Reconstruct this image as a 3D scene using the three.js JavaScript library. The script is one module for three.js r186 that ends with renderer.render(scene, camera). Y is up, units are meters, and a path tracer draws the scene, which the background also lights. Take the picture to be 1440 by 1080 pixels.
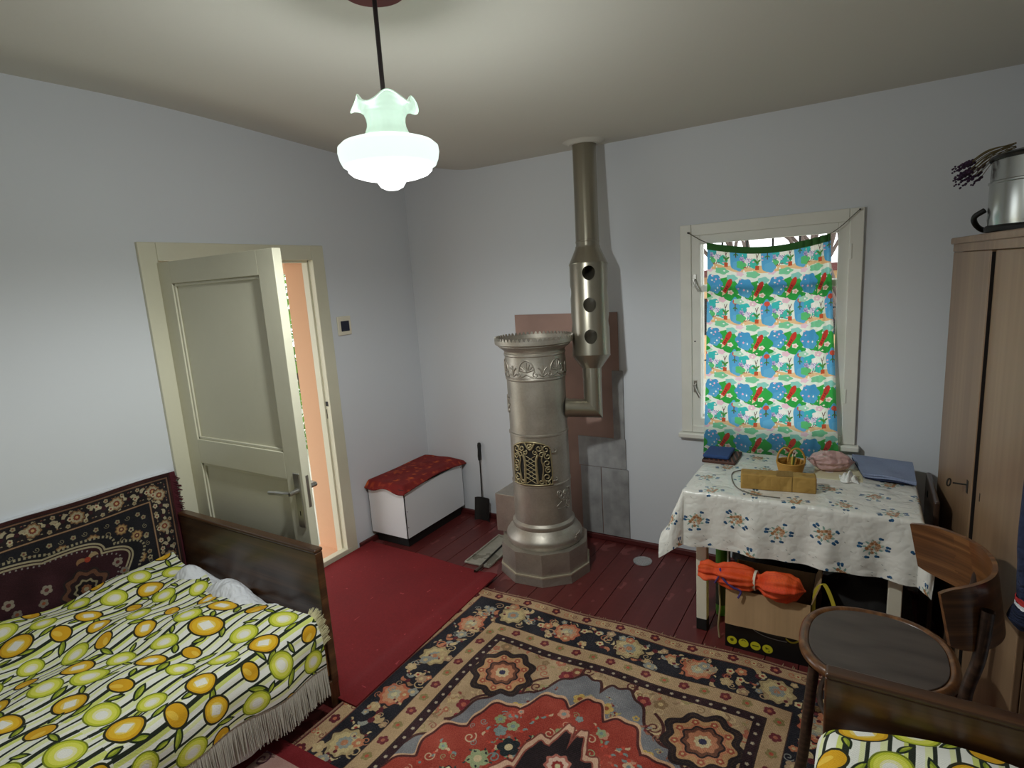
import * as THREE from 'three';
import { RoundedBoxGeometry } from 'three/addons/geometries/RoundedBoxGeometry.js';
import { mergeGeometries, toCreasedNormals } from 'three/addons/utils/BufferGeometryUtils.js';
import { Brush, Evaluator, SUBTRACTION } from 'three-bvh-csg';

// ---------------------------------------------------------------- camera, sky, light, exposure
const scene = new THREE.Scene();
const camera = new THREE.PerspectiveCamera(2 * Math.atan(540 / 807.44) * 180 / Math.PI, 1440 / 1080, 0.05, 200);
camera.position.set(2.842, 1.70, 3.274);
camera.rotation.order = 'YXZ';
camera.rotation.set(-0.17796, 0.557665, -0.064352);
scene.add(camera);
const renderer = new THREE.WebGLRenderer({ antialias: true });
renderer.toneMapping = THREE.LinearToneMapping;
renderer.toneMappingExposure = 1.0;
renderer.shadowMap.enabled = true;
scene.background = new THREE.Color().setRGB(0.92, 0.97, 1.0);   // overcast daylight
scene.backgroundIntensity = 2.6;
const LAMP = { body: 1.25, down: 3.4, neck: 0.05, color: new THREE.Color().setRGB(0.95, 1.0, 0.98) };

// ---------------------------------------------------------------- helpers
function rng(a) { return () => { a |= 0; a = a + 0x6D2B79F5 | 0; let t = Math.imul(a ^ a >>> 15, 1 | a); t = t + Math.imul(t ^ t >>> 7, 61 | t) ^ t; return ((t ^ t >>> 14) >>> 0) / 4294967296; }; }
const V = (x, y, z) => new THREE.Vector3(x, y, z), V2 = (x, y) => new THREE.Vector2(x, y);
const lerp = (a, b, t) => a + (b - a) * t, clamp = (x, a = 0, b = 1) => Math.min(b, Math.max(a, x));
const sstep = (a, b, x) => { const t = clamp((x - a) / (b - a)); return t * t * (3 - 2 * t); };
const PI = Math.PI;
function fix(g) {
  if (g.index) g = g.toNonIndexed();
  for (const k of Object.keys(g.attributes)) if (!['position', 'normal', 'uv'].includes(k)) g.deleteAttribute(k);
  if (!g.attributes.normal) g.computeVertexNormals();
  if (!g.attributes.uv) g.setAttribute('uv', new THREE.BufferAttribute(new Float32Array(g.attributes.position.count * 2), 2));
  return g;
}
function triUV(g, swap = false) {            // uv in metres from the dominant face direction
  g = fix(g); const p = g.attributes.position, n = g.attributes.normal, u = g.attributes.uv;
  for (let i = 0; i < p.count; i += 3) {
    let ax = 0, ay = 0, az = 0;
    for (let k = 0; k < 3; k++) { ax += n.getX(i + k); ay += n.getY(i + k); az += n.getZ(i + k); }
    ax = Math.abs(ax); ay = Math.abs(ay); az = Math.abs(az);
    for (let k = 0; k < 3; k++) {
      const x = p.getX(i + k), y = p.getY(i + k), z = p.getZ(i + k);
      let a, b; if (ay >= ax && ay >= az) { a = x; b = z; } else if (ax >= az) { a = z; b = y; } else { a = x; b = y; }
      if (swap) u.setXY(i + k, b, a); else u.setXY(i + k, a, b);
    }
  }
  return g;
}
const box = (x0, x1, y0, y1, z0, z1) => fix(new THREE.BoxGeometry(x1 - x0, y1 - y0, z1 - z0).translate((x0 + x1) / 2, (y0 + y1) / 2, (z0 + z1) / 2));
const rbox = (x0, x1, y0, y1, z0, z1, r = 0.004, s = 2) => fix(new RoundedBoxGeometry(x1 - x0, y1 - y0, z1 - z0, s, Math.min(r, (x1 - x0) / 2.01, (y1 - y0) / 2.01, (z1 - z0) / 2.01)).translate((x0 + x1) / 2, (y0 + y1) / 2, (z0 + z1) / 2));
const cyl = (rt, rb, h, x, y, z, seg = 24) => fix(new THREE.CylinderGeometry(rt, rb, h, seg).translate(x, y + h / 2, z));
function rod(a, b, r, r2 = r, seg = 10) {
  const d = b.clone().sub(a), g = new THREE.CylinderGeometry(r2, r, d.length(), seg);
  g.applyQuaternion(new THREE.Quaternion().setFromUnitVectors(V(0, 1, 0), d.clone().normalize())); g.translate((a.x + b.x) / 2, (a.y + b.y) / 2, (a.z + b.z) / 2); return fix(g);
}
const tube = (pts, r, n = 24, rad = 6, closed = false) => fix(new THREE.TubeGeometry(new THREE.CatmullRomCurve3(pts, closed), n, r, rad, closed));
const lathe = (pts, seg = 48, x = 0, y = 0, z = 0) => fix(toCreasedNormals(new THREE.LatheGeometry(pts.map(([r, h]) => V2(Math.max(r, 0.0001), h)), seg).translate(x, y, z), 0.6));
const extr = (shape, depth, bevel = 0.002, cs = 12) => fix(new THREE.ExtrudeGeometry(shape, { depth, bevelEnabled: bevel > 0, bevelSize: bevel, bevelThickness: bevel, bevelSegments: 2, curveSegments: cs }));
const poly = (pts) => new THREE.Shape(pts.map(([x, y]) => V2(x, y)));
function mitre(pts, radii, seg = 32, caps = true) {     // tube whose bends are mitred
  const rings = [], N = pts.length; let up = null;
  for (let i = 0; i < N; i++) {
    const din = i ? pts[i].clone().sub(pts[i - 1]).normalize() : null, dout = i < N - 1 ? pts[i + 1].clone().sub(pts[i]).normalize() : null;
    const d = din || dout, nrm = din && dout ? din.clone().add(dout).normalize() : d;
    if (!up) { up = Math.abs(d.y) > 0.9 ? V(1, 0, 0) : V(0, 1, 0); }
    let a = up.clone().sub(d.clone().multiplyScalar(up.dot(d))).normalize(); const b = d.clone().cross(a);
    const ring = []; for (let k = 0; k < seg; k++) {
      const t = k / seg * 2 * PI; const v = a.clone().multiplyScalar(Math.cos(t) * radii[i]).add(b.clone().multiplyScalar(Math.sin(t) * radii[i]));
      const s = -v.dot(nrm) / d.dot(nrm); ring.push(pts[i].clone().add(v).add(d.clone().multiplyScalar(s)));
    }
    rings.push(ring); if (dout && din) { const q = new THREE.Quaternion().setFromUnitVectors(din, dout); up = a.clone().applyQuaternion(q); }
  }
  const pos = [], q = (A, B, C, D) => { for (const v of [A, B, C, A, C, D]) pos.push(v.x, v.y, v.z); };
  for (let i = 0; i < N - 1; i++) for (let k = 0; k < seg; k++) { const l = (k + 1) % seg; q(rings[i][k], rings[i][l], rings[i + 1][l], rings[i + 1][k]); }
  const g = new THREE.BufferGeometry(); g.setAttribute('position', new THREE.Float32BufferAttribute(pos, 3)); 
  // smooth around the tube, creased at the mitre
  const nor = []; let c = 0;
  for (let i = 0; i < N - 1; i++) for (let k = 0; k < seg; k++) {
    const l = (k + 1) % seg, ax = pts[i + 1].clone().sub(pts[i]).normalize();
    const nn = (v, P) => { const w = v.clone().sub(P); return w.sub(ax.clone().multiplyScalar(w.dot(ax))).normalize(); };
    const n0 = nn(rings[i][k], pts[i]), n1 = nn(rings[i][l], pts[i]), n2 = nn(rings[i + 1][l], pts[i + 1]), n3 = nn(rings[i + 1][k], pts[i + 1]);
    for (const v of [n0, n1, n2, n0, n2, n3]) nor.push(v.x, v.y, v.z);
  }
  g.setAttribute('normal', new THREE.Float32BufferAttribute(nor, 3)); return fix(g);
}
function surf(nu, nv, f, t = 0, uvf = null) {           // cloth: a grid surface, given thickness t below it
  const P = [], U = [];
  for (let j = 0; j <= nv; j++) for (let i = 0; i <= nu; i++) { const r = f(i / nu, j / nv); P.push(r); U.push(uvf ? uvf(i / nu, j / nv) : [i / nu, j / nv]); }
  const id = (i, j) => j * (nu + 1) + i, idx = [];
  for (let j = 0; j < nv; j++) for (let i = 0; i < nu; i++) { const a = id(i, j), b = id(i + 1, j), c = id(i + 1, j + 1), d = id(i, j + 1); idx.push(a, b, c, a, c, d); }
  const g = new THREE.BufferGeometry(); g.setAttribute('position', new THREE.Float32BufferAttribute(P.flatMap(v => [v.x, v.y, v.z]), 3));
  g.setAttribute('uv', new THREE.Float32BufferAttribute(U.flat(), 2)); g.setIndex(idx); g.computeVertexNormals();
  if (!t) return fix(g);
  const n = g.attributes.normal, p = g.attributes.position, b = g.clone(), M = P.length;
  for (let i = 0; i < M; i++) b.attributes.position.setXYZ(i, p.getX(i) - n.getX(i) * t, p.getY(i) - n.getY(i) * t, p.getZ(i) - n.getZ(i) * t);
  const bi = []; for (let i = 0; i < idx.length; i += 3) bi.push(idx[i], idx[i + 2], idx[i + 1]); b.setIndex(bi); b.computeVertexNormals();
  const rim = []; for (let i = 0; i < nu; i++) { rim.push([id(i + 1, 0), id(i, 0)], [id(i, nv), id(i + 1, nv)]); } for (let j = 0; j < nv; j++) { rim.push([id(0, j), id(0, j + 1)], [id(nu, j + 1), id(nu, j)]); }
  const rp = [], ru = []; const bp = b.attributes.position;
  for (const [a, c] of rim) for (const [src, k] of [[p, a], [p, c], [bp, c], [p, a], [bp, c], [bp, a]]) { rp.push(src.getX(k), src.getY(k), src.getZ(k)); ru.push(...U[k]); }
  const r = new THREE.BufferGeometry(); r.setAttribute('position', new THREE.Float32BufferAttribute(rp, 3)); r.setAttribute('uv', new THREE.Float32BufferAttribute(ru, 2)); r.computeVertexNormals();
  return mergeGeometries([fix(g), fix(b), fix(r)]);
}
const used = {};
function numbered(n) { if (used[n] === undefined) { used[n] = 0; return n; } used[n]++; return n + '_' + String(used[n]).padStart(3, '0'); }
function mesh(name, geos, mat, parent, label) {
  const list = (Array.isArray(geos) ? geos : [geos]).map(g => (mat === M.cream || mat === M.winWhite || mat === M.peach || mat === M.legCream) ? triUV(g) : fix(g)), g = list.length > 1 ? mergeGeometries(list) : list[0];
  const m = new THREE.Mesh(g, mat); m.name = name; m.castShadow = m.receiveShadow = true; if (label) m.userData.label = label;
  (parent || scene).add(m); return m;
}
function thing(name, label, category, group) { const g = new THREE.Group(); g.name = numbered(name); g.userData = { label, category }; if (group) g.userData.group = group; scene.add(g); return g; }
function struct(name, label, category) { const g = new THREE.Group(); g.name = name; g.userData = { kind: 'structure' }; if (label) g.userData.label = label; if (category) g.userData.category = category; scene.add(g); return g; }
function base(g) {      // put the group's origin at the middle of its base
  const b = new THREE.Box3(), seen = new Set(); g.traverse(o => { if (o.isMesh) { o.geometry.computeBoundingBox(); b.union(o.geometry.boundingBox); } });
  const c = V((b.min.x + b.max.x) / 2, b.min.y, (b.min.z + b.max.z) / 2);
  g.traverse(o => { if (o.isMesh && !seen.has(o.geometry)) { seen.add(o.geometry); o.geometry.translate(-c.x, -c.y, -c.z); } if (o.isLight) o.position.sub(c); });
  g.position.copy(c); return g;
}

// ---------------------------------------------------------------- procedural textures
function vnoise(seed) {
  const r = rng(seed), T = new Float32Array(65536).map(() => r());
  return (x, y, per = 256) => { const xi = Math.floor(x), yi = Math.floor(y), fx = x - xi, fy = y - yi, m = (v) => ((v % per) + per) % per;
    const a = T[m(yi) * 256 + m(xi)], b = T[m(yi) * 256 + m(xi + 1)], c = T[m(yi + 1) * 256 + m(xi)], d = T[m(yi + 1) * 256 + m(xi + 1)], u = fx * fx * (3 - 2 * fx), v = fy * fy * (3 - 2 * fy);
    return a + (b - a) * u + (c - a) * v + (a - b - c + d) * u * v; };
}
const nz = vnoise(7), nz2 = vnoise(91);
const fbm = (x, y, per, o = 4, n = nz) => { let s = 0, a = 0.5; for (let i = 0; i < o; i++) { s += a * n(x, y, per); x *= 2; y *= 2; per *= 2; a *= 0.5; } return s / (1 - Math.pow(0.5, o)); };
function dtex(w, h, fn, rep = [1, 1], srgb = true) {
  const d = new Uint8Array(w * h * 4);
  for (let j = 0; j < h; j++) for (let i = 0; i < w; i++) { const c = fn(i / w, j / h), k = (j * w + i) * 4; d[k] = clamp(c[0], 0, 255); d[k + 1] = clamp(c[1], 0, 255); d[k + 2] = clamp(c[2], 0, 255); d[k + 3] = 255; }
  const t = new THREE.DataTexture(d, w, h); t.wrapS = t.wrapT = THREE.RepeatWrapping; t.magFilter = THREE.LinearFilter; t.minFilter = THREE.LinearMipmapLinearFilter; t.generateMipmaps = true; t.repeat.set(...rep); if (srgb) t.colorSpace = THREE.SRGBColorSpace; t.needsUpdate = true; return t;
}
function ctex(w, h, draw, rep = [1, 1]) {
  const c = document.createElement('canvas'); c.width = w; c.height = h; draw(c.getContext('2d'), w, h);
  const t = new THREE.CanvasTexture(c); t.wrapS = t.wrapT = THREE.RepeatWrapping; t.colorSpace = THREE.SRGBColorSpace; t.repeat.set(...rep); t.needsUpdate = true; return t;
}
const g3 = (v) => [v, v, v];
const plasterBump = dtex(512, 512, (u, v) => g3(255 * (0.75 * fbm(u * 5, v * 5, 5, 4) + 0.25 * fbm(u * 60, v * 60, 60, 2, nz2))), [0.7, 0.7], false);
const clothBump = dtex(256, 256, (u, v) => g3(128 + 60 * Math.sin(u * 2 * PI * 40) * Math.sin(v * 2 * PI * 40) + 50 * (nz(u * 120, v * 120, 120) - 0.5)), [5, 5], false);
const crumple = dtex(512, 512, (u, v) => { const a = Math.abs(fbm(u * 6, v * 6, 6, 3) - 0.5), b = Math.abs(fbm(u * 11 + 3, v * 11, 11, 3, nz2) - 0.5); return g3(255 * clamp(0.25 + 1.6 * a + 1.2 * b)); }, [2, 2], false);
function woodTex(c0, c1, c2, seed, rep, dens = 9) {       // grain runs along v
  const n = vnoise(seed);
  return dtex(512, 512, (u, v) => {
    const w = fbm(u * 4, v * 1, 4, 3, n), g = 0.5 + 0.5 * Math.sin(2 * PI * (u * dens + 2.2 * w)), f = n(u * 128, v * 6, 128), b = fbm(u * 3, v * 2, 3, 3, nz);
    const t = clamp(0.45 * g * w * 1.6 + 0.3 * f + 0.35 * b); return [0, 1, 2].map(i => t < 0.5 ? lerp(c0[i], c1[i], t * 2) : lerp(c1[i], c2[i], t * 2 - 1));
  }, rep);
}
const std = (o) => new THREE.MeshStandardMaterial(o), phy = (o) => new THREE.MeshPhysicalMaterial(o);
const M = {};
M.wall = std({ color: 0xdcdfe4, roughness: 0.92, bumpMap: plasterBump, bumpScale: 0.0016 });
M.ceil = std({ color: 0xd3d0c6, roughness: 0.9, bumpMap: plasterBump, bumpScale: 0.0016 });
const creamTex = dtex(256, 256, (u, v) => { const f = fbm(u * 4, v * 4, 4, 4), k = 0; return [213 + 9 * f + k, 209 + 9 * f + k, 186 + 9 * f + k]; }, [1.2, 1.2]);
M.cream = std({ map: creamTex, roughness: 0.42, bumpMap: plasterBump, bumpScale: 0.001 });
M.winWhite = std({ map: dtex(256, 256, (u, v) => { const f = fbm(u * 6, v * 6, 6, 4), k = 0; return [226 + 8 * f + k, 225 + 8 * f + k, 216 + 8 * f + k]; }, [2, 2]), roughness: 0.45 });
M.peach = std({ color: 0xd9aa86, roughness: 0.85, bumpMap: plasterBump, bumpScale: 0.003 });
const floorTex = dtex(512, 512, (u, v) => { const f = fbm(u * 5, v * 2, 5, 4), s = nz2(u * 90, v * 4, 90), w = fbm(u * 9, v * 9, 9, 3, nz2), k = w > 0.72 ? 26 : 0; return [82 + 18 * f + 10 * s + k, 30 + 10 * f + 6 * s + k, 29 + 10 * f + 5 * s + k]; }, [1.6, 0.9]);
M.floor = std({ map: floorTex, roughness: 0.42, bumpMap: plasterBump, bumpScale: 0.002 });
M.baseRed = std({ color: 0x57201f, roughness: 0.5 });
M.red = std({ map: dtex(512, 512, (u, v) => { const f = fbm(u * 4, v * 4, 4, 4), s = nz2(u * 200, v * 200, 200), k = (nz(u * 46, v * 46, 46) > 0.965) ? 40 : 0; return [106 + 18 * f + 12 * s + k, 12 + 8 * f + 5 * s + k, 18 + 7 * f + 5 * s + k]; }, [1, 1]), roughness: 0.95, bumpMap: clothBump, bumpScale: 0.002 });
M.redCloth = std({ map: dtex(512, 512, (u, v) => { const f = fbm(u * 8, v * 8, 8, 3), s = fbm(u * 14, v * 14, 14, 2, nz2), k = s > 0.56 ? (s - 0.56) * 230 : 0; return [112 + 30 * f + k, 20 + 14 * f + k * 0.9, 18 + 10 * f + k * 0.2]; }, [2.4, 2.4]), roughness: 0.9, bumpMap: clothBump, bumpScale: 0.002 });
M.black = std({ color: 0x131211, roughness: 0.6 });
M.dark = std({ color: 0x1d1a19, roughness: 0.85 });
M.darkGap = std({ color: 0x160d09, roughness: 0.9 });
const silverTex = dtex(512, 512, (u, v) => { const f = fbm(u * 6, v * 6, 6, 4), k = nz2(u * 70, v * 70, 70); return [156 + 26 * f + 8 * k, 149 + 26 * f + 8 * k, 138 + 26 * f + 8 * k]; }, [2, 2]);
const silverRough = dtex(256, 256, (u, v) => g3(255 * (0.34 + 0.2 * fbm(u * 7, v * 7, 7, 4))), [2, 2], false);
M.silver = std({ map: silverTex, metalness: 0.72, roughness: 1, roughnessMap: silverRough, bumpMap: plasterBump, bumpScale: 0.0008 });
M.pipe = std({ color: 0xa09a8b, metalness: 0.85, roughness: 0.3 });
M.fret = std({ color: 0xb3a682, metalness: 0.7, roughness: 0.4 });
M.steel = std({ color: 0xb9bcb8, metalness: 0.95, roughness: 0.22 });
M.chrome = std({ color: 0xb5b3ac, metalness: 0.9, roughness: 0.3 });
M.iron = std({ color: 0x3b3938, metalness: 0.7, roughness: 0.55 });
M.tin = std({ map: dtex(256, 256, (u, v) => { const f = fbm(u * 6, v * 6, 6, 4), k = f > 0.62 ? -45 : 0; return [168 + 30 * f + k, 164 + 30 * f + k, 150 + 30 * f + k]; }, [3, 3]), metalness: 0.5, roughness: 0.5 });
M.shield = std({ map: dtex(256, 256, (u, v) => { const f = fbm(u * 4, v * 4, 4, 4); return [152 + 22 * f, 124 + 18 * f, 114 + 16 * f]; }, [2, 2]), metalness: 0.25, roughness: 0.55 });
M.board = std({ map: dtex(256, 256, (u, v) => { const f = fbm(u * 6, v * 6, 6, 4), s = fbm(u * 20, v * 3, 20, 2, nz2); return g3(128 + 46 * f + 14 * s); }, [2.5, 2.5]), roughness: 0.6, metalness: 0.2 });
M.walnut = phy({ map: woodTex([44, 25, 14], [76, 48, 28], [112, 76, 46], 3, [1.4, 0.5]), roughness: 0.36, clearcoat: 0.35, clearcoatRoughness: 0.25 });
M.rail = std({ map: woodTex([96, 62, 30], [132, 88, 46], [156, 108, 60], 5, [1.6, 0.6]), roughness: 0.45 });
M.wardrobe = phy({ map: woodTex([108, 82, 60], [134, 106, 80], [158, 130, 100], 11, [0.5, 0.3], 4), roughness: 0.4, clearcoat: 0.25, clearcoatRoughness: 0.35 });
M.chairWood = phy({ map: woodTex([70, 42, 22], [104, 66, 36], [146, 100, 58], 17, [2.2, 0.9]), roughness: 0.32, clearcoat: 0.4, clearcoatRoughness: 0.2 });
M.chairDark = phy({ map: woodTex([34, 24, 19], [58, 42, 33], [84, 62, 48], 19, [2.2, 0.9]), roughness: 0.36, clearcoat: 0.3, clearcoatRoughness: 0.25 });
M.seat = std({ map: dtex(256, 256, (u, v) => { const f = fbm(u * 3, v * 12, 3, 4); return [66 + 24 * f, 58 + 22 * f, 54 + 20 * f]; }, [2, 2]), roughness: 0.5 });
M.white = std({ color: 0xe6e7ea, roughness: 0.4 });
M.sheet = std({ color: 0xe9ebf0, roughness: 0.95, bumpMap: crumple, bumpScale: 0.012 });
M.fringe = std({ color: 0xcfcbc0, roughness: 0.95 });
M.legCream = std({ color: 0xe6dfcb, roughness: 0.5 });
M.cardboard = std({ map: dtex(256, 256, (u, v) => { const f = fbm(u * 5, v * 5, 5, 4), s = nz2(u * 90, v * 3, 90); return [166 + 14 * f + 8 * s, 134 + 13 * f + 7 * s, 98 + 10 * f + 6 * s]; }, [2, 2]), roughness: 0.9 });
M.orange = std({ map: dtex(256, 256, (u, v) => { const m = Math.abs(Math.sin(u * PI * 60)) * Math.abs(Math.sin(v * PI * 60)), f = fbm(u * 6, v * 6, 6, 3); return [236 - 40 * m + 20 * f, 70 + 40 * f - 25 * m, 22 + 14 * f]; }, [3, 3]), roughness: 0.55, bumpMap: clothBump, bumpScale: 0.003 });
M.green = std({ color: 0x4f8a2a, roughness: 0.5 });
M.yellow = std({ color: 0xc9b83a, roughness: 0.6 });
M.wicker = std({ color: 0xb98a3c, roughness: 0.7 });
M.blueBag = std({ color: 0x34558f, roughness: 0.8, bumpMap: clothBump, bumpScale: 0.002 });
M.blueCloth = std({ map: dtex(256, 256, (u, v) => { const f = fbm(u * 5, v * 5, 5, 3), s = nz2(u * 128, v * 128, 128); return [122 + 14 * f + 14 * s, 134 + 14 * f + 14 * s, 164 + 14 * f + 14 * s]; }, [4, 4]), roughness: 0.95, bumpMap: clothBump, bumpScale: 0.003 });
M.navy = std({ color: 0x1b2440, roughness: 0.9, bumpMap: crumple, bumpScale: 0.01 });
M.pinkBag = phy({ color: 0xe3bdb8, roughness: 0.35, transmission: 0.35, thickness: 0, bumpMap: crumple, bumpScale: 0.02 });
M.parcel = std({ map: dtex(256, 256, (u, v) => { const f = fbm(u * 6, v * 6, 6, 4), s = fbm(u * 22, v * 5, 22, 2, nz2); return [148 + 30 * f + 10 * s, 114 + 28 * f + 9 * s, 52 + 24 * f + 6 * s]; }, [4, 4]), roughness: 0.8, bumpMap: crumple, bumpScale: 0.006 });
M.paper = std({ color: 0xe9e6da, roughness: 0.85 });
M.purple = std({ color: 0x3a2440, roughness: 0.9 });
M.twig = std({ color: 0x6e6140, roughness: 0.9 });
M.glass = phy({ color: 0xffffff, roughness: 0.02, transmission: 1, thickness: 0, ior: 1.5 });
M.jar = phy({ color: 0xf2f4f4, roughness: 0.12, transmission: 0.75, thickness: 0 });
M.string = std({ color: 0x6f6a60, roughness: 0.9 });
M.brownRose = std({ color: 0x5a2522, roughness: 0.5 });
M.ground = std({ map: dtex(256, 256, (u, v) => { const f = fbm(u * 8, v * 8, 8, 4); return [176 + 40 * f, 174 + 38 * f, 160 + 34 * f]; }, [0.4, 0.4]), roughness: 0.95 });
M.tan = std({ color: 0xd8b184, roughness: 0.9 });
M.leaf = phy({ color: 0x6f9a35, roughness: 0.7, transmission: 0.3, thickness: 0 });
M.leaf2 = phy({ color: 0x3f6a22, roughness: 0.7, transmission: 0.3, thickness: 0 });
M.bark = std({ color: 0x5a4c44, roughness: 0.95 });
M.purpleCord = std({ color: 0x4a3a78, roughness: 0.8 });

// ---- lemon print cloth, one tile is 0.64 m
const lemonTex = ctex(1024, 1024, (c, W, H) => {
  const r = rng(5); c.fillStyle = '#f1f0e6'; c.fillRect(0, 0, W, H);
  const wrap = (fn) => { for (const dx of [-W, 0, W]) for (const dy of [-H, 0, H]) { c.save(); c.translate(dx, dy); fn(); c.restore(); } };
  const N = 18, tilt = -1 * W / N;                       // slanting dark stripes
  for (let k = -6; k < N + 4; k++) { const x = k * W / N; 
    c.strokeStyle = k % 3 ? '#e9ecb4' : '#d9e07a'; c.lineWidth = k % 2 ? 14 : 22; c.beginPath(); c.moveTo(x + 22, 0); c.bezierCurveTo(x + 34, H * .3, x + tilt - 10, H * .6, x + 22 + tilt, H); c.stroke();
    c.strokeStyle = '#20281a'; c.lineWidth = 11 + 7 * ((k + 42) % 3 === 0); c.beginPath(); c.moveTo(x, 0); c.bezierCurveTo(x + 14, H * .3, x + tilt - 14, H * .6, x + tilt, H); c.stroke(); }
  const leaf = (x, y, a, s) => wrap(() => { c.translate(x, y); c.rotate(a); c.beginPath(); c.moveTo(-s, 0); c.quadraticCurveTo(0, -s * .62, s, 0); c.quadraticCurveTo(0, s * .62, -s, 0); c.fillStyle = '#8a9a25'; c.fill(); c.lineWidth = 7; c.strokeStyle = '#1d2a14'; c.stroke(); c.beginPath(); c.ellipse(s * .1, -s * .1, s * .5, s * .12, 0, 0, 7); c.fillStyle = '#b3bb3d'; c.fill(); });
  const fruit = (x, y, s, kind, a) => wrap(() => { c.translate(x, y); c.rotate(a);
    const body = (q) => { c.beginPath(); if (kind === 1) { c.moveTo(-q, -q * .15); c.quadraticCurveTo(-q * .9, -q * .95, 0, -q); c.quadraticCurveTo(q * .95, -q * .9, q, 0); c.quadraticCurveTo(q * .9, q * .95, 0, q); c.quadraticCurveTo(-q * .95, q * .85, -q, -q * .15); } else c.ellipse(0, 0, q, q * .96, 0, 0, 7); };
    body(s); c.fillStyle = kind === 0 ? '#c9cf35' : '#dca417'; c.fill(); c.lineWidth = kind === 0 ? 6 : 9; c.strokeStyle = kind === 0 ? '#77821c' : '#2a2a12'; c.stroke();
    body(s * .8); c.fillStyle = kind === 0 ? '#e4e45c' : '#ecbd2b'; c.fill();
    c.fillStyle = kind === 0 ? '#f3efb8' : '#f4d978'; body(s * .52); c.fill();
    c.fillStyle = '#f6f4ea'; if (kind === 1) { c.rotate(.3); c.fillRect(-s * .36, -s * .34, s * .72, s * .66); } else { c.beginPath(); c.ellipse(s * .05, 0, s * .36, s * .33, 0, 0, 7); c.fill(); } });
  const plain = (x, y, s, a) => wrap(() => { c.translate(x, y); c.rotate(a); c.beginPath(); c.ellipse(0, 0, s, s * .82, 0, 0, 7); c.fillStyle = '#e0a81c'; c.fill(); c.lineWidth = 8; c.strokeStyle = '#2a2a12'; c.stroke(); c.beginPath(); c.ellipse(-s * .2, -s * .25, s * .5, s * .25, .3, 0, 7); c.fillStyle = '#efc548'; c.fill(); });
  const n = 6; let k = 0;
  for (let j = 0; j < n; j++) for (let i = 0; i < n; i++, k++) {
    const x = (i + .5 + (j % 2) * .5) * W / n + (r() - .5) * 50, y = (j + .5) * H / n + (r() - .5) * 50;
    leaf(x + 84, y + (r() - .5) * 60, r() * 3 - .7, 38 + r() * 14); if (r() < .6) leaf(x - 40, y + 80, r() * 6, 34);
    const q = k % 4; if (q === 3) plain(x, y, 46 + r() * 8, r() * 3); else fruit(x, y, 56 + r() * 18, q === 1 ? 1 : q === 2 ? (r() < .5 ? 0 : 1) : 0, r() * 6);
  }
}, [1 / 0.74, 1 / 0.74]);
M.lemon = std({ map: lemonTex, roughness: 0.95, bumpMap: clothBump, bumpScale: 0.002 });

// ---- carpet painting helpers
function motif(c, x, y, s, kind, pal, a = 0) {
  c.save(); c.translate(x, y); c.rotate(a); c.lineJoin = 'round';
  if (kind === 0) { // palmette flower
    for (const [q, col] of [[1, pal[0]], [.74, pal[1]], [.42, pal[2]], [.2, pal[3]]]) { c.beginPath(); for (let k = 0; k <= 64; k++) { const t = k / 64 * 2 * PI, rr = s * q * (0.92 + 0.08 * Math.cos(t * 9) + 0.03 * Math.sin(t * 4)); c.lineTo(rr * Math.cos(t), rr * Math.sin(t)); } c.fillStyle = col; c.fill(); if (q === 1) { c.lineWidth = s * .09; c.strokeStyle = '#2a1c1c'; c.stroke(); } }
  } else if (kind === 1) { // leaf pair
    for (const d of [-1, 1]) { c.beginPath(); c.moveTo(0, 0); c.bezierCurveTo(d * s * .3, -s * .7, d * s * 1.1, -s * .6, d * s, s * .1); c.bezierCurveTo(d * s * .7, -s * .2, d * s * .4, s * .1, 0, 0); c.fillStyle = pal[d < 0 ? 0 : 1]; c.fill(); }
    c.beginPath(); c.arc(0, 0, s * .28, 0, 7); c.fillStyle = pal[2]; c.fill();
  } else if (kind === 2) { // small rosette
    for (let k = 0; k < 5; k++) { const t = k * 2 * PI / 5; c.beginPath(); c.arc(Math.cos(t) * s * .55, Math.sin(t) * s * .55, s * .42, 0, 7); c.fillStyle = pal[0]; c.fill(); } c.beginPath(); c.arc(0, 0, s * .35, 0, 7); c.fillStyle = pal[1]; c.fill();
  } else { // scroll
    c.beginPath(); for (let k = 0; k <= 40; k++) { const t = k / 40 * 2.6 * PI, rr = s * (1 - k / 48); c.lineTo(rr * Math.cos(t), rr * Math.sin(t)); } c.lineWidth = s * .22; c.strokeStyle = pal[0]; c.stroke();
  } c.restore();
}
function weave(c, W, H, seed, amt) { const im = c.getImageData(0, 0, W, H), d = im.data, r = rng(seed); for (let j = 0; j < H; j++) for (let i = 0; i < W; i++) { const k = (j * W + i) * 4, e = (r() - .5) * amt + (fbm(i / 60, j / 60, 256, 2) - .5) * amt * 1.1; d[k] += e; d[k + 1] += e; d[k + 2] += e * .9; } c.putImageData(im, 0, 0); }
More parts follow.
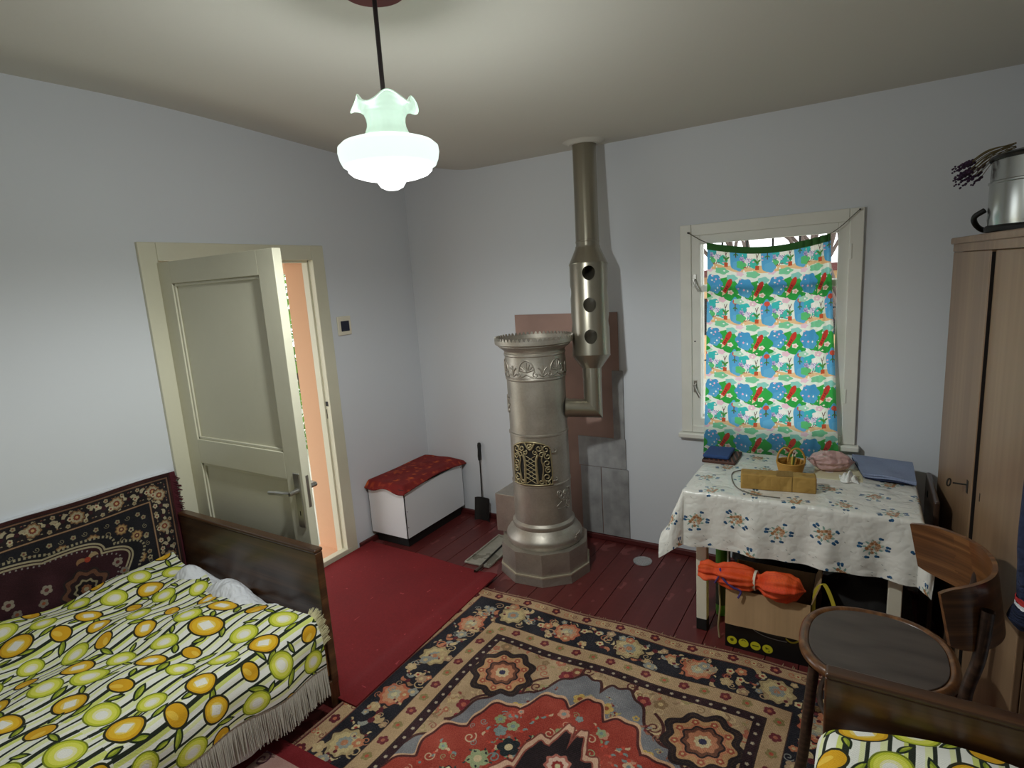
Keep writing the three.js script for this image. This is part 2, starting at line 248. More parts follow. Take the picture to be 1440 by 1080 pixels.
// ---- floor carpet 1.89 x 2.60 m
const rugTex = ctex(1134, 1560, (c, W, H) => {
  const S = 600, r = rng(33), beige = '#b39470', navy = '#1c1a22', sal = '#b5654a', wine = '#5c1f25', gb = '#75767a', red = '#9a3a2c', ol = '#a5966a';
  const rect = (i, col) => { c.fillStyle = col; c.fillRect(i * S, i * S, W - 2 * i * S, H - 2 * i * S); };
  const line = (i, col, w) => { c.strokeStyle = col; c.lineWidth = w; c.strokeRect(i * S, i * S, W - 2 * i * S, H - 2 * i * S); };
  const along = (i, step, fn) => { const w = W / S - 2 * i, h = H / S - 2 * i, nx = Math.round(w / step), ny = Math.round(h / step); let k = 0;
    for (let q = 0; q < nx; q++, k++) { const t = (i + (q + .5) * w / nx) * S; fn(t, i * S, 0, k); fn(t, H - i * S, PI, k); }
    for (let q = 0; q < ny; q++, k++) { const t = (i + (q + .5) * h / ny) * S; fn(i * S, t, -PI / 2, k); fn(W - i * S, t, PI / 2, k); } };
  rect(0, '#8d6a55'); rect(.012, beige); line(.014, '#5c2a26', 5);
  along(.045, .085, (x, y, a, k) => k % 2 ? motif(c, x, y, 15, 2, [wine, sal], a) : (motif(c, x - 14, y, 10, 3, [sal], a), motif(c, x + 14, y, 10, 3, ['#7a4a3a'], a), motif(c, x, y, 8, 2, ['#c7b184', red], a)));
  rect(.082, navy); line(.082, '#6b3a30', 3);
  along(.175, .062, (x, y, a, k) => { motif(c, x + (r() - .5) * 20, y + (r() - .5) * 70, 22 + r() * 10, 1, [['#b89d74', '#a07a58', '#c3ab80'][k % 3], ['#8f8f86', '#b4704f', '#b89d74'][k % 3], wine], r() * 7); motif(c, x + (r() - .5) * 26, y + (r() - .5) * 80, 11, 2, ['#c9b58a', red], 0); });
  along(.175, .30, (x, y, a, k) => k % 2 ? motif(c, x, y, 44, 0, [sal, '#c08a66', '#a9a48c', '#c6b98f'], a) : motif(c, x, y, 46, 0, ['#a7936a', '#c2ad7e', '#8d9189', '#b57a58'], a));
  along(.175, .055, (x, y, a, k) => { for (let m = 0; m < 3; m++) motif(c, x + (r() - .5) * 90, y + (r() - .5) * 90, 9 + r() * 9, [1, 3, 2][m], [['#b89d74', '#a8896a', '#8f8f86', '#b4704f'][(k + m) % 4], '#c3ab80', wine], r() * 7); });
  rect(.262, '#3a2420'); rect(.266, beige);
  along(.300, .082, (x, y, a, k) => k % 2 ? motif(c, x, y, 14, 2, ['#6b2a2e', '#a5604a'], a) : motif(c, x, y, 13, 2, ['#8a7a4e', '#b4543e'], a));
  line(.345, '#33221f', 4); rect(.348, '#2d151a');
  along(.365, .05, (x, y) => motif(c, x, y, 5, 2, ['#a59a86', '#c4a888']));
  rect(.385, '#ae9270');
  // field: beige corners, grey blue ground, red medallion with a dark heart
  const cx = W / 2, cy = H / 2;
  const lob = (ax, ay, p, n, d, col, lw, st) => { c.beginPath(); for (let k = 0; k <= 480; k++) { const t = k / 480 * 2 * PI, e = 1 + d * Math.abs(Math.sin(t * n)) - d * .5 + .012 * Math.sin(t * 41), q = (v) => Math.sign(v) * Math.pow(Math.abs(v), p); c.lineTo(cx + ax * S * e * q(Math.cos(t)), cy + ay * S * e * q(Math.sin(t))); } c.closePath(); c.fillStyle = col; c.fill(); if (lw) { c.lineWidth = lw; c.strokeStyle = st; c.stroke(); } };
  const vine = (pts, col, w) => { c.strokeStyle = col; c.lineWidth = w; c.beginPath(); c.moveTo(...pts[0]); for (let k = 1; k + 2 < pts.length + 1; k += 3) c.bezierCurveTo(...pts[k], ...pts[k + 1], ...pts[k + 2]); c.stroke(); };
  const scatter = (n, hx, hy, s0, s1, cols, ctr, ring = 0) => { for (let k = 0; k < n; k++) { const t = r() * 2 * PI, q = ring + (1 - ring) * Math.sqrt(r()); motif(c, cx + q * hx * S * Math.cos(t), cy + q * hy * S * Math.sin(t), s0 + r() * (s1 - s0), [2, 1, 1, 3][Math.floor(r() * 4)], [cols[k % cols.length], cols[(k * 7 + 3) % cols.length], ctr], r() * 7); } };
  c.save(); c.beginPath(); c.rect(.385 * S, .385 * S, W - .77 * S, H - .77 * S); c.clip();
  for (let k = 0; k < 2400; k++) motif(c, r() * W, r() * H, 7 + r() * 13, [2, 1, 3, 1][k % 4], [['#8a4a3c', '#9b8a5e', '#a8644c', '#8c7050', '#c4a880'][k % 5], ['#c7ab7c', '#94795a', '#b08a64'][k % 3], ['#6a3030', '#a8886a'][k % 2]], r() * 7);
  for (const sx of [-1, 1]) for (const sy of [-1, 1]) for (const m of [0, 1, 2]) { const X = (a) => cx + sx * a * S, Y = (b) => cy + sy * b * S; vine([[X(.50 - .17 * m), Y(.40 + .2 * m)], [X(.40 - .17 * m), Y(.46 + .2 * m)], [X(.52 - .17 * m), Y(.52 + .2 * m)], [X(.40 - .17 * m), Y(.60 + .2 * m)]], '#4a2420', 7); motif(c, X(.47 - .15 * m), Y(.50 + .17 * m), 20, 2, ['#7a2a30', '#b0604c']); motif(c, X(.40 - .15 * m), Y(.56 + .17 * m), 16, 3, ['#5a2a26']); motif(c, X(.45 - .15 * m), Y(.43 + .17 * m), 18, 2, ['#8c2f34', '#c08a6a']); }
  lob(.60, .86, 1.25, 6, .09, '#777679', 7, '#43231f');
  scatter(330, .56, .80, 7, 15, ['#b99a5a', '#8d5a48', '#98906c', '#686c70', '#8a8a88', '#a89a78'], '#6b2a2a', .25);
  for (let k = 0; k < 26; k++) { const t = k / 26 * 2 * PI; motif(c, cx + .47 * S * Math.cos(t), cy + .74 * S * Math.sin(t) * (.8 + .2 * Math.abs(Math.sin(t))), 19, 2, ['#bd9c58', '#8a4a30'], t); }
  lob(.565, .735, 1.1, 9, .10, '#c9a07e', 0); lob(.55, .715, 1.1, 9, .10, red, 6, '#4a1c1a');
  scatter(420, .50, .66, 7, 17, ['#98a077', '#a85a48', '#c58a72', '#7c8a86', '#b24434', '#8f9468', '#c9a888'], '#c24a38', .1);
  for (let k = 0; k < 22; k++) { const t = k / 22 * 2 * PI + .14, q = .72; motif(c, cx + q * .5 * S * Math.cos(t), cy + q * .66 * S * Math.sin(t), 27, k % 3 ? 2 : 0, k % 3 ? [['#22282a', '#98a077'][k % 2], '#c9b48c'] : ['#c9c29a', '#98a077', '#1c2426', '#d8c9a0'], t); for (let m = 0; m < 5; m++) motif(c, cx + q * .5 * S * Math.cos(t) + 26 * Math.cos(m * 1.25), cy + q * .66 * S * Math.sin(t) + 26 * Math.sin(m * 1.25), 9, 1, ['#22282a', '#2c3a38', '#8f9a70'], m); }
  lob(.255, .575, 1.25, 8, .12, '#cda58a', 4, '#7a3a30'); lob(.225, .54, 1.25, 8, .12, '#231417', 4, '#8a4a3e');
  scatter(80, .17, .42, 6, 13, ['#a04a3c', '#c89a80', '#98a077', '#7c2a28'], '#d4b896');
  motif(c, cx, cy, 56, 0, ['#a04a3c', '#c89a80', '#7c2a28', '#d4b896']); for (const d of [-1, 1]) { motif(c, cx, cy + d * .22 * S, 44, 0, ['#b5654a', '#d0a68a', '#8d2f2c', '#c6b98f']); motif(c, cx, cy + d * .40 * S, 34, 0, ['#b06a5c', '#d8b4a0', '#8d2f2c', '#c6b98f']); }
  for (const sx of [-1, 1]) for (const sy of [-1, 1]) { const X = cx + sx * .425 * S, Y = cy + sy * .735 * S; motif(c, X, Y, 88, 0, ['#3c2a20', '#b58c5c', '#a3603e', '#8e8a60']); motif(c, X, Y, 76, 0, ['#b98d62', '#bb7a58', '#c2a87c', '#8a5a44']); motif(c, X, Y, 46, 0, ['#6a4030', '#b87858', '#c9b48c', '#35304a']); for (let m = 0; m < 9; m++) motif(c, X + 58 * Math.cos(m * .7), Y + 58 * Math.sin(m * .7), 9, 2, ['#a0523c', '#c9a878']); }
  c.restore(); weave(c, W, H, 4, 34);
});
M.rug = std({ map: rugTex, roughness: 1, bumpMap: clothBump, bumpScale: 0.004 });
// ---- carpet on the wall 1.60 x 0.80 m
const wallRugTex = ctex(1280, 640, (c, W, H) => {
  const r = rng(77), cream = '#a89c80', wine = '#33101a', navy = '#14121a';
  c.fillStyle = '#3a1512'; c.fillRect(0, 0, W, H); c.fillStyle = '#1c1418'; c.fillRect(10, 10, W - 20, H - 20);
  const ring = (i, step, fn) => { const nx = Math.round((W - 2 * i) / step), ny = Math.round((H - 2 * i) / step); for (let q = 0; q < nx; q++) { const t = i + (q + .5) * (W - 2 * i) / nx; fn(t, i, 0, q); fn(t, H - i, PI, q); } for (let q = 0; q < ny; q++) { const t = i + (q + .5) * (H - 2 * i) / ny; fn(i, t, -PI / 2, q); fn(W - i, t, PI / 2, q); } };
  c.strokeStyle = '#7c5a44'; c.lineWidth = 5; c.strokeRect(16, 16, W - 32, H - 32); 
  ring(30, 26, (x, y, a, k) => motif(c, x, y, 8, k % 2 ? 2 : 1, ['#9c8f72', '#7a4a3a', wine], a)); ring(74, 26, (x, y, a, k) => motif(c, x, y, 8, k % 2 ? 1 : 2, ['#9c8f72', '#8a6a4a', wine], a));
  ring(52, 40, (x, y, a, k) => { motif(c, x, y, 26, k % 3 === 0 ? 0 : 1, k % 3 === 0 ? ['#8a6a4a', cream, '#7a3a2a', '#c0a070'] : [cream, '#b0a386', wine], a + (k % 2) * .8); motif(c, x + 20, y + (r() - .5) * 30, 9, 2, ['#bcb091', '#7c3b30'], 0); });
  c.strokeStyle = '#9c7a5c'; c.lineWidth = 5; c.strokeRect(88, 88, W - 176, H - 176); c.fillStyle = navy; c.fillRect(94, 94, W - 188, H - 188);
  ring(150, 92, (x, y, a, k) => { motif(c, x, y, 22, 0, ['#7a5a3c', '#a98a5c', '#5c2a26', '#c2a878'], a); motif(c, x + 44, y, 13, 3, ['#8a7a5c'], a); motif(c, x - 30, y + 14, 10, 2, ['#a59a7c', wine], a); });
  ring(118, 34, (x, y, a, k) => motif(c, x, y, 9, k % 2 ? 3 : 2, ['#8f8468', '#6a3a30'], a));
  const cx = W / 2, cy = H / 2; const field = (q) => { c.beginPath(); for (let k = 0; k <= 300; k++) { const t = k / 300 * 2 * PI, e = 1 + .09 * Math.abs(Math.sin(t * 5)) - .04, s = (v) => Math.sign(v) * Math.pow(Math.abs(v), .62); c.lineTo(cx + (W / 2 - 190) * q * e * s(Math.cos(t)), cy + (H / 2 - 150) * q * e * s(Math.sin(t))); } c.closePath(); };
  field(1.1); c.fillStyle = navy; c.fill(); c.setLineDash([7, 6]); c.lineWidth = 9; c.strokeStyle = '#9a8f74'; c.stroke(); c.setLineDash([]);
  field(1); c.fillStyle = wine; c.fill(); c.lineWidth = 17; c.strokeStyle = cream; c.stroke(); c.lineWidth = 4; c.strokeStyle = '#241016'; c.stroke();
  field(.93); c.setLineDash([5, 10]); c.lineWidth = 6; c.strokeStyle = '#8f8a86'; c.stroke(); c.setLineDash([]);
  for (const dx of [-310, 0, 310]) { motif(c, cx + dx, cy - 10, 74, 0, ['#6a4634', '#2a1418', '#8f8a70', '#4a1c22']); motif(c, cx + dx, cy - 10, 40, 0, ['#9a8f70', '#1c1014', '#8a5a3c', '#a59a7c']); motif(c, cx + dx - 20, cy - 110, 34, 1, ['#a08a68', '#8f6a4a', '#a5402c'], .2);
    for (const s of [-1, 1]) { motif(c, cx + dx + s * 105, cy - 60, 18, 2, ['#8f8578', '#5c2a2a']); motif(c, cx + dx + s * 120, cy - 20, 15, 2, ['#7d7468', '#8a4a30']); motif(c, cx + dx + s * 100, cy + 26, 16, 3, ['#857a70']); motif(c, cx + dx + s * 86, cy + 60, 18, 1, ['#8a7456', '#7a4a3a', '#9a8f70'], 1); } }
  weave(c, W, H, 9, 26);
});
M.wallRug = std({ map: wallRugTex, roughness: 1, bumpMap: clothBump, bumpScale: 0.004 });
M.wineFringe = std({ color: 0x4a1620, roughness: 1 });
// ---- small rug at the bedside
M.smallRug = std({ map: ctex(512, 768, (c, W, H) => { c.fillStyle = '#7a141c'; c.fillRect(0, 0, W, H); c.fillStyle = '#b78f84'; c.fillRect(44, 44, W - 88, H - 88); const r = rng(8); for (let k = 0; k < 60; k++) motif(c, 60 + r() * (W - 120), 60 + r() * (H - 120), 14 + r() * 18, k % 3 === 2 ? 3 : 2, [['#5c2440', '#8a2a34', '#6a3a4a'][k % 3], '#c9a08e'], r() * 7); weave(c, W, H, 5, 24); }), roughness: 1, bumpMap: clothBump, bumpScale: 0.004 });
// ---- nursery print of the curtain, one tile is 0.40 x 0.29 m
const curtainTex = ctex(1024, 742, (c, W, H) => {
  const r = rng(12); c.fillStyle = '#f2f6ea'; c.fillRect(0, 0, W, H);
  const wrap = (fn) => { for (const dx of [-W, 0, W]) for (const dy of [-H, 0, H]) { c.save(); c.translate(dx, dy); fn(); c.restore(); } };
  const blob = (x, y, w, h, col, n = 6, d = .1, p = 0) => wrap(() => { c.beginPath(); for (let k = 0; k <= 72; k++) { const t = k / 72 * 2 * PI, e = 1 + d * Math.cos(t * n + p); c.lineTo(x + w * e * Math.cos(t), y + h * e * Math.sin(t)); } c.fillStyle = col; c.fill(); });
  blob(0, 640, 300, 50, '#f0c48c', 3, .1); blob(520, 640, 260, 44, '#eec795', 4, .12);
  for (const [ox, oy] of [[0, 0], [512, 20]]) {
    blob(ox + 330, 180 + oy, 230, 150, '#34b04a', 5, .08); blob(ox + 400, 290 + oy, 170, 60, '#2aa544', 4, .1);
    blob(ox + 120, 130 + oy, 140, 120, '#4a9fd0', 6, .09); blob(ox + 150, 210 + oy, 80, 60, '#58a9d6', 5, .1);
    blob(ox + 470, 480 + oy, 90, 180, '#58a9d8', 5, .07, 1); blob(ox + 520, 600 + oy, 90, 70, '#66b3dc', 5, .08);
    blob(ox + 130, 420 + oy, 100, 70, '#3cc0bd', 5, .1); blob(ox + 250, 540 + oy, 90, 64, '#46c2b2', 5, .12); blob(ox + 60, 560 + oy, 80, 60, '#5fc77a', 5, .1);
    blob(ox + 250, 690 + oy, 110, 46, '#7fd0a0', 5, .12); blob(ox + 420, 30 + oy, 90, 44, '#8fd6c8', 5, .1); blob(ox + 20, 330 + oy, 80, 40, '#a9dcc0', 5, .12); blob(ox + 260, 350 + oy, 60, 36, '#f0c9d6', 5, .12); blob(ox + 40, 690 + oy, 60, 30, '#f3d0dc', 5, .14);
    for (let k = 0; k < 26; k++) blob(ox + 10 + r() * 500, 20 + oy + r() * 700, 8 + r() * 13, 7 + r() * 9, ['#f3c1d8', '#ffffff', '#f3b7cf', '#fff7e8'][k % 4], 4, .1);
    wrap(() => { c.save(); c.translate(ox + 350, 150 + oy); c.rotate(.55); c.fillStyle = '#cf3b2c'; c.beginPath(); c.ellipse(0, -40, 40, 80, 0, 0, 7); c.fill(); c.fillRect(-30, -20, 60, 130); c.fillStyle = '#f0d8b0'; c.beginPath(); c.moveTo(-30, 110); c.lineTo(30, 110); c.lineTo(0, 170); c.fill(); c.fillStyle = '#8e2a22'; for (let k = 0; k < 3; k++) c.fillRect(-14, 0 + k * 34, 28, 16); c.restore(); });
    wrap(() => { c.save(); c.translate(ox + 480, 360 + oy); c.fillStyle = '#d8533a'; c.beginPath(); c.ellipse(0, 0, 46, 34, 0, 0, 7); c.fill(); c.fillStyle = '#5f4426'; c.fillRect(-8, 30, 16, 100); c.fillStyle = '#3f8f3c'; for (const d of [-1, 1]) { c.beginPath(); c.ellipse(d * 22, 90, 22, 9, d * .6, 0, 7); c.fill(); } c.restore(); });
    wrap(() => { c.save(); c.translate(ox + 320, 500 + oy); c.fillStyle = '#c8552e'; c.fillRect(-30, 70, 60, 58); c.fillStyle = '#4a8f35'; c.fillRect(-7, -20, 14, 92); for (let k = -2; k <= 2; k++) { c.beginPath(); c.ellipse(k * 16, 30 - 12 * Math.abs(k), 10, 30, k * .45, 0, 7); c.fill(); } c.strokeStyle = '#5c3a2a'; c.lineWidth = 10; c.beginPath(); c.moveTo(0, -20); c.lineTo(-20, -90); c.moveTo(0, -40); c.lineTo(24, -100); c.stroke(); c.restore(); });
    blob(ox + 210, 440 + oy, 60, 46, '#fdfaf2', 5, .14); blob(ox + 170, 500 + oy, 46, 34, '#e9dff0', 6, .16); blob(ox + 400, 236 + oy, 48, 32, '#fbeee4', 5, .14); blob(ox + 400, 240 + oy, 26, 16, '#f2b9a8', 4, .1); blob(ox + 70, 480 + oy, 40, 30, '#b9a7d0', 6, .2);
    wrap(() => { c.strokeStyle = '#6a5f9a'; c.lineWidth = 7; for (let k = 0; k < 7; k++) { const x = ox + 60 + k * 26, y = 470 + oy + (k % 3) * 26; c.beginPath(); c.arc(x, y, 18, k, k + 3.2); c.stroke(); } c.strokeStyle = '#a04030'; c.lineWidth = 9; for (let k = 0; k < 4; k++) { c.beginPath(); c.arc(ox + 110 + k * 30, 590 + oy, 12, k, k + 3); c.stroke(); } });
  }
}, [1 / 0.40, 1 / 0.29]);
M.curtain = phy({ map: curtainTex, roughness: 1, transmission: 0.66, thickness: 0, side: THREE.DoubleSide });
M.hem = phy({ color: 0x3f7a3a, roughness: 1, transmission: 0.25, thickness: 0 });
// ---- oilcloth, one tile is 0.36 m
const oilTex = ctex(768, 768, (c, W, H) => {
  const r = rng(41); c.fillStyle = '#e4e2da'; c.fillRect(0, 0, W, H);
  const wrap = (fn) => { for (const dx of [-W, 0, W]) for (const dy of [-H, 0, H]) { c.save(); c.translate(dx, dy); fn(); c.restore(); } };
  const spray = (x, y, a) => wrap(() => { c.translate(x, y); c.rotate(a);
    c.strokeStyle = '#7f9a7c'; c.lineWidth = 4; for (let k = 0; k < 9; k++) { const t = k * .7; c.beginPath(); c.moveTo(0, 0); c.quadraticCurveTo(50 * Math.cos(t), 50 * Math.sin(t) - 14, 92 * Math.cos(t + .2), 78 * Math.sin(t + .2)); c.stroke(); c.fillStyle = '#7ea39a'; c.beginPath(); c.ellipse(70 * Math.cos(t + .3), 60 * Math.sin(t + .3), 17, 7, t, 0, 7); c.fill(); }
    const R = rng(3); for (let k = 0; k < 17; k++) { const q = 58 * Math.sqrt(R()), t = R() * 7; c.fillStyle = ['#b98b63', '#c79d7c', '#a5744e', '#d0ae92'][k % 4]; c.beginPath(); c.arc(q * Math.cos(t), q * Math.sin(t), 15, 0, 7); c.fill(); c.fillStyle = '#8a5e3c'; c.beginPath(); c.arc(q * Math.cos(t) + 3, q * Math.sin(t) + 2, 5, 0, 7); c.fill(); }
    for (const [bx, by] of [[-96, -52], [-76, -74], [88, 60], [106, 36], [92, -56], [-92, 64], [-20, 92]]) { c.fillStyle = '#2f5f87'; c.beginPath(); c.arc(bx, by, 14, 0, 7); c.fill(); c.fillStyle = '#1f4a70'; c.beginPath(); c.arc(bx + 13, by + 9, 11, 0, 7); c.fill(); } });
  for (const [x, y, a] of [[190, 180, .2], [570, 250, -.5], [330, 560, .9], [710, 620, 2.2]]) spray(x, y, a);
  wrap(() => { for (let k = 0; k < 26; k++) { c.fillStyle = k % 2 ? '#6f7f84' : '#8d8a7c'; c.save(); c.translate(r() * W, r() * H); c.rotate(r() * .8); c.fillRect(-10, -2, 18, 4); c.restore(); } });
}, [1 / 0.34, 1 / 0.34]);
M.oil = phy({ map: oilTex, roughness: 0.28, bumpMap: crumple, bumpScale: 0.005, clearcoat: 0.3, clearcoatRoughness: 0.2 });
console.log('textures done');

// ---------------------------------------------------------------- the room
const RX = 3.85, RZ = 4.6, WT = 0.25, BT = 0.30, TOP = 2.75;
// ceiling: a sagging board ceiling, lower along the window wall
const ceilH = (x, z) => 2.435 + 0.095 * (1 - sstep(0.02, 0.62, x)) + 0.075 * sstep(0.3, 2.0, z) + 0.012 * Math.sin(x * 2.1 + 1) * Math.sin(z * 1.7);
{ const c = struct('ceiling', 'off white ceiling that sags and ripples towards the corner');
  const g = surf(70, 80, (u, v) => { const x = -0.02 + (RX + 0.04) * u, z = -0.02 + (RZ + 0.04) * v; return V(x, ceilH(x, z), z); }, 0, (u, v) => [u * RX, v * RZ]); mesh('ceiling_board', g, M.ceil, c);
  mesh('ceiling_slab', box(-WT, RX + 0.2, TOP, TOP + 0.15, -BT, RZ + 0.2), M.ceil, c); }
const D = { z0: 0.885, z1: 1.80, h: 1.905 };      // door opening in the left wall
{ const w = struct('wall_left', 'white plastered wall holding the open door');
  mesh('plaster', [box(-WT, 0, -0.1, TOP, -BT, D.z0), box(-WT, 0, -0.1, TOP, D.z1, RZ + 0.2), box(-WT, 0, D.h, TOP, D.z0, D.z1), box(-WT, 0, -0.1, 0.0, D.z0, D.z1)].map(g => triUV(g)), M.wall, w); }
const WN = { x0: 1.985, x1: 2.79, y0: 0.795, y1: 1.905 };
{ const w = struct('wall_back', 'white plastered wall behind the stove and window');
  mesh('plaster', [box(0, WN.x0, -0.1, TOP, -BT, 0), box(WN.x1, RX + 0.2, -0.1, TOP, -BT, 0), box(WN.x0, WN.x1, WN.y1, TOP, -BT, 0), box(WN.x0, WN.x1, -0.1, WN.y0, -BT, 0)].map(g => triUV(g)), M.wall, w); }
{ const w = struct('wall_right', 'white plastered wall behind the wardrobe'); mesh('plaster', triUV(box(RX, RX + 0.2, -0.1, TOP, 0, RZ + 0.2)), M.wall, w); }
{ const w = struct('wall_front', 'white plastered wall behind the photographer'); mesh('plaster', triUV(box(0, RX, -0.1, TOP, RZ, RZ + 0.2)), M.wall, w); }
// floor of painted boards
{ const f = struct('floor', 'dark red painted floorboards'); const n = 29, pw = RX / n, r = rng(2);
  mesh('subfloor', box(0, RX, -0.1, -0.02, 0, RZ), M.darkGap, f);
  const vars = [0, 1, 2, 3].map(k => { const g = triUV(rbox(-pw / 2 + 0.0015, pw / 2 - 0.0015, -0.02, 0, 0, RZ, 0.002, 1)); const u = g.attributes.uv; for (let i = 0; i < u.count; i++) u.setXY(i, u.getX(i) + k * 0.317, u.getY(i) + k * 0.71); return g; });
  for (let i = 0; i < n; i++) { const m = mesh(i ? 'plank_' + String(i).padStart(3, '0') : 'plank', vars[Math.floor(r() * 4)], M.floor, f); m.position.set((i + 0.5) * pw, (r() - 0.9) * 0.0012, 0); } }
{ const b = struct('baseboard_back', 'low dark red skirting along the window wall'); mesh('skirting', rbox(0, RX, 0, 0.035, 0, 0.022, 0.006), M.baseRed, b); }
{ const b = struct('baseboard_left', 'low dark red skirting beside the door'); mesh('skirting', [rbox(0, 0.022, 0, 0.035, 0, D.z0 - 0.1, 0.006), rbox(0, 0.022, 0, 0.035, D.z1 + 0.1, RZ, 0.006)], M.baseRed, b); }

// door frame, reveal and threshold
{ const t = struct('trim_1', 'cream painted door casing and peach coloured door reveal');
  mesh('casing', [rbox(-0.03, 0.018, 0, D.h + 0.075, D.z0 - 0.075, D.z0 + 0.012, 0.004), rbox(-0.03, 0.018, 0, D.h + 0.075, D.z1 - 0.012, D.z1 + 0.07, 0.004), rbox(-0.03, 0.018, D.h - 0.01, D.h + 0.075, D.z0 + 0.0125, D.z1 - 0.0125, 0.004)], M.cream, t);
  mesh('stop', [rbox(-0.075, -0.025, 0, D.h, D.z0, D.z0 + 0.022, 0.003), rbox(-0.075, -0.025, 0, D.h, D.z1 - 0.022, D.z1, 0.003), rbox(-0.075, -0.025, D.h - 0.022, D.h, D.z0, D.z1, 0.003)], M.cream, t);
  mesh('reveal', [box(-WT - 0.005, -0.07, 0, D.h, D.z0 - 0.001, D.z0 + 0.008), box(-WT - 0.005, -0.07, 0, D.h, D.z1 - 0.008, D.z1 + 0.001), box(-WT - 0.005, -0.07, D.h - 0.008, D.h, D.z0, D.z1)].map(g => triUV(g)), M.peach, t);
  mesh('threshold', rbox(-WT - 0.02, -0.02, 0, 0.02, D.z0, D.z1, 0.004), M.peach, t); mesh('threshold_edge', rbox(-0.03, 0.02, 0, 0.045, D.z0 - 0.02, D.z1 + 0.02, 0.004), M.cream, t);
  mesh('strike_plate', [rbox(-0.022, -0.018, 0.92, 0.98, D.z0 + 0.012, D.z0 + 0.014, 0.0005), rbox(-0.022, 0.0, 1.0, 1.03, D.z0 + 0.0115, D.z0 + 0.014, 0.001)], M.iron, t); }
// door leaf, standing open square to the wall
{ const d = struct('door_1', 'cream painted two panel door standing open beside the bed', 'door');
  const z0 = 1.757, z1 = 1.797, x0 = 0.012, x1 = 0.862, yb = 0.05, yt = 1.885, st = 0.105, e = 0.0035;
  const stile = (a, b, c, f) => rbox(a, b, c, f, z0, z1, 0.003, 2);
  mesh('stile', stile(x0, x0 + st, yb, yt), M.cream, d); mesh('stile', stile(x1 - st, x1, yb, yt), M.cream, d);
  for (const [a, b] of [[yb, 0.22], [0.925, 1.045], [yt - 0.10, yt]]) mesh('door_rail', stile(x0 + st - 0.001, x1 - st + 0.001, a, b), M.cream, d);
  for (const [a, b] of [[0.22, 0.925], [1.045, yt - 0.10]]) { mesh('panel', box(x0 + st - 0.004, x1 - st + 0.004, a - 0.004, b + 0.004, z0 + 0.014, z1 - 0.016), M.cream, d);
    const L = x0 + st, R = x1 - st, w = 0.014; const mould = [];
    for (const [zz, s] of [[z1 - 0.016, 1], [z0 + 0.014, -1]]) for (const [p, q, u, v] of [[L, L + w, a, b], [R - w, R, a, b], [L, R, a, a + w], [L, R, b - w, b]]) mould.push(rbox(p, q, u, v, Math.min(zz, zz + s * 0.009), Math.max(zz, zz + s * 0.009), 0.004));
    mesh('moulding', mould, M.cream, d); }
  const hw = (z, s) => { const pl = mesh('handle_plate', rbox(0.806, 0.846, 0.72, 0.962, Math.min(z, z + s * 0.006), Math.max(z, z + s * 0.006), 0.003), M.chrome, d);
    mesh('lever', [rod(V(0.826, 0.885, z), V(0.826, 0.885, z + s * 0.05), 0.011, 0.010, 16), tube([V(0.826, 0.885, z + s * 0.045), V(0.80, 0.885, z + s * 0.052), V(0.75, 0.882, z + s * 0.052), V(0.70, 0.876, z + s * 0.052)], 0.0095, 20, 12)], M.chrome, pl); mesh('keyhole', rbox(0.823, 0.829, 0.775, 0.795, Math.min(z + s * 0.0055, z + s * 0.0066), Math.max(z + s * 0.0055, z + s * 0.0066), 0.0005), M.black, pl); };
  hw(z1, 1); hw(z0, -1);
  mesh('lock_face', rbox(x1 - 0.001, x1 + 0.0015, 0.81, 0.95, z0 + 0.012, z1 - 0.014, 0.0007), M.chrome, d);
  for (const y of [0.3, 1.62]) mesh('hinge', cyl(0.008, 0.008, 0.09, 0.008, y, z1 + 0.002, 12), M.cream, d); base(d); }
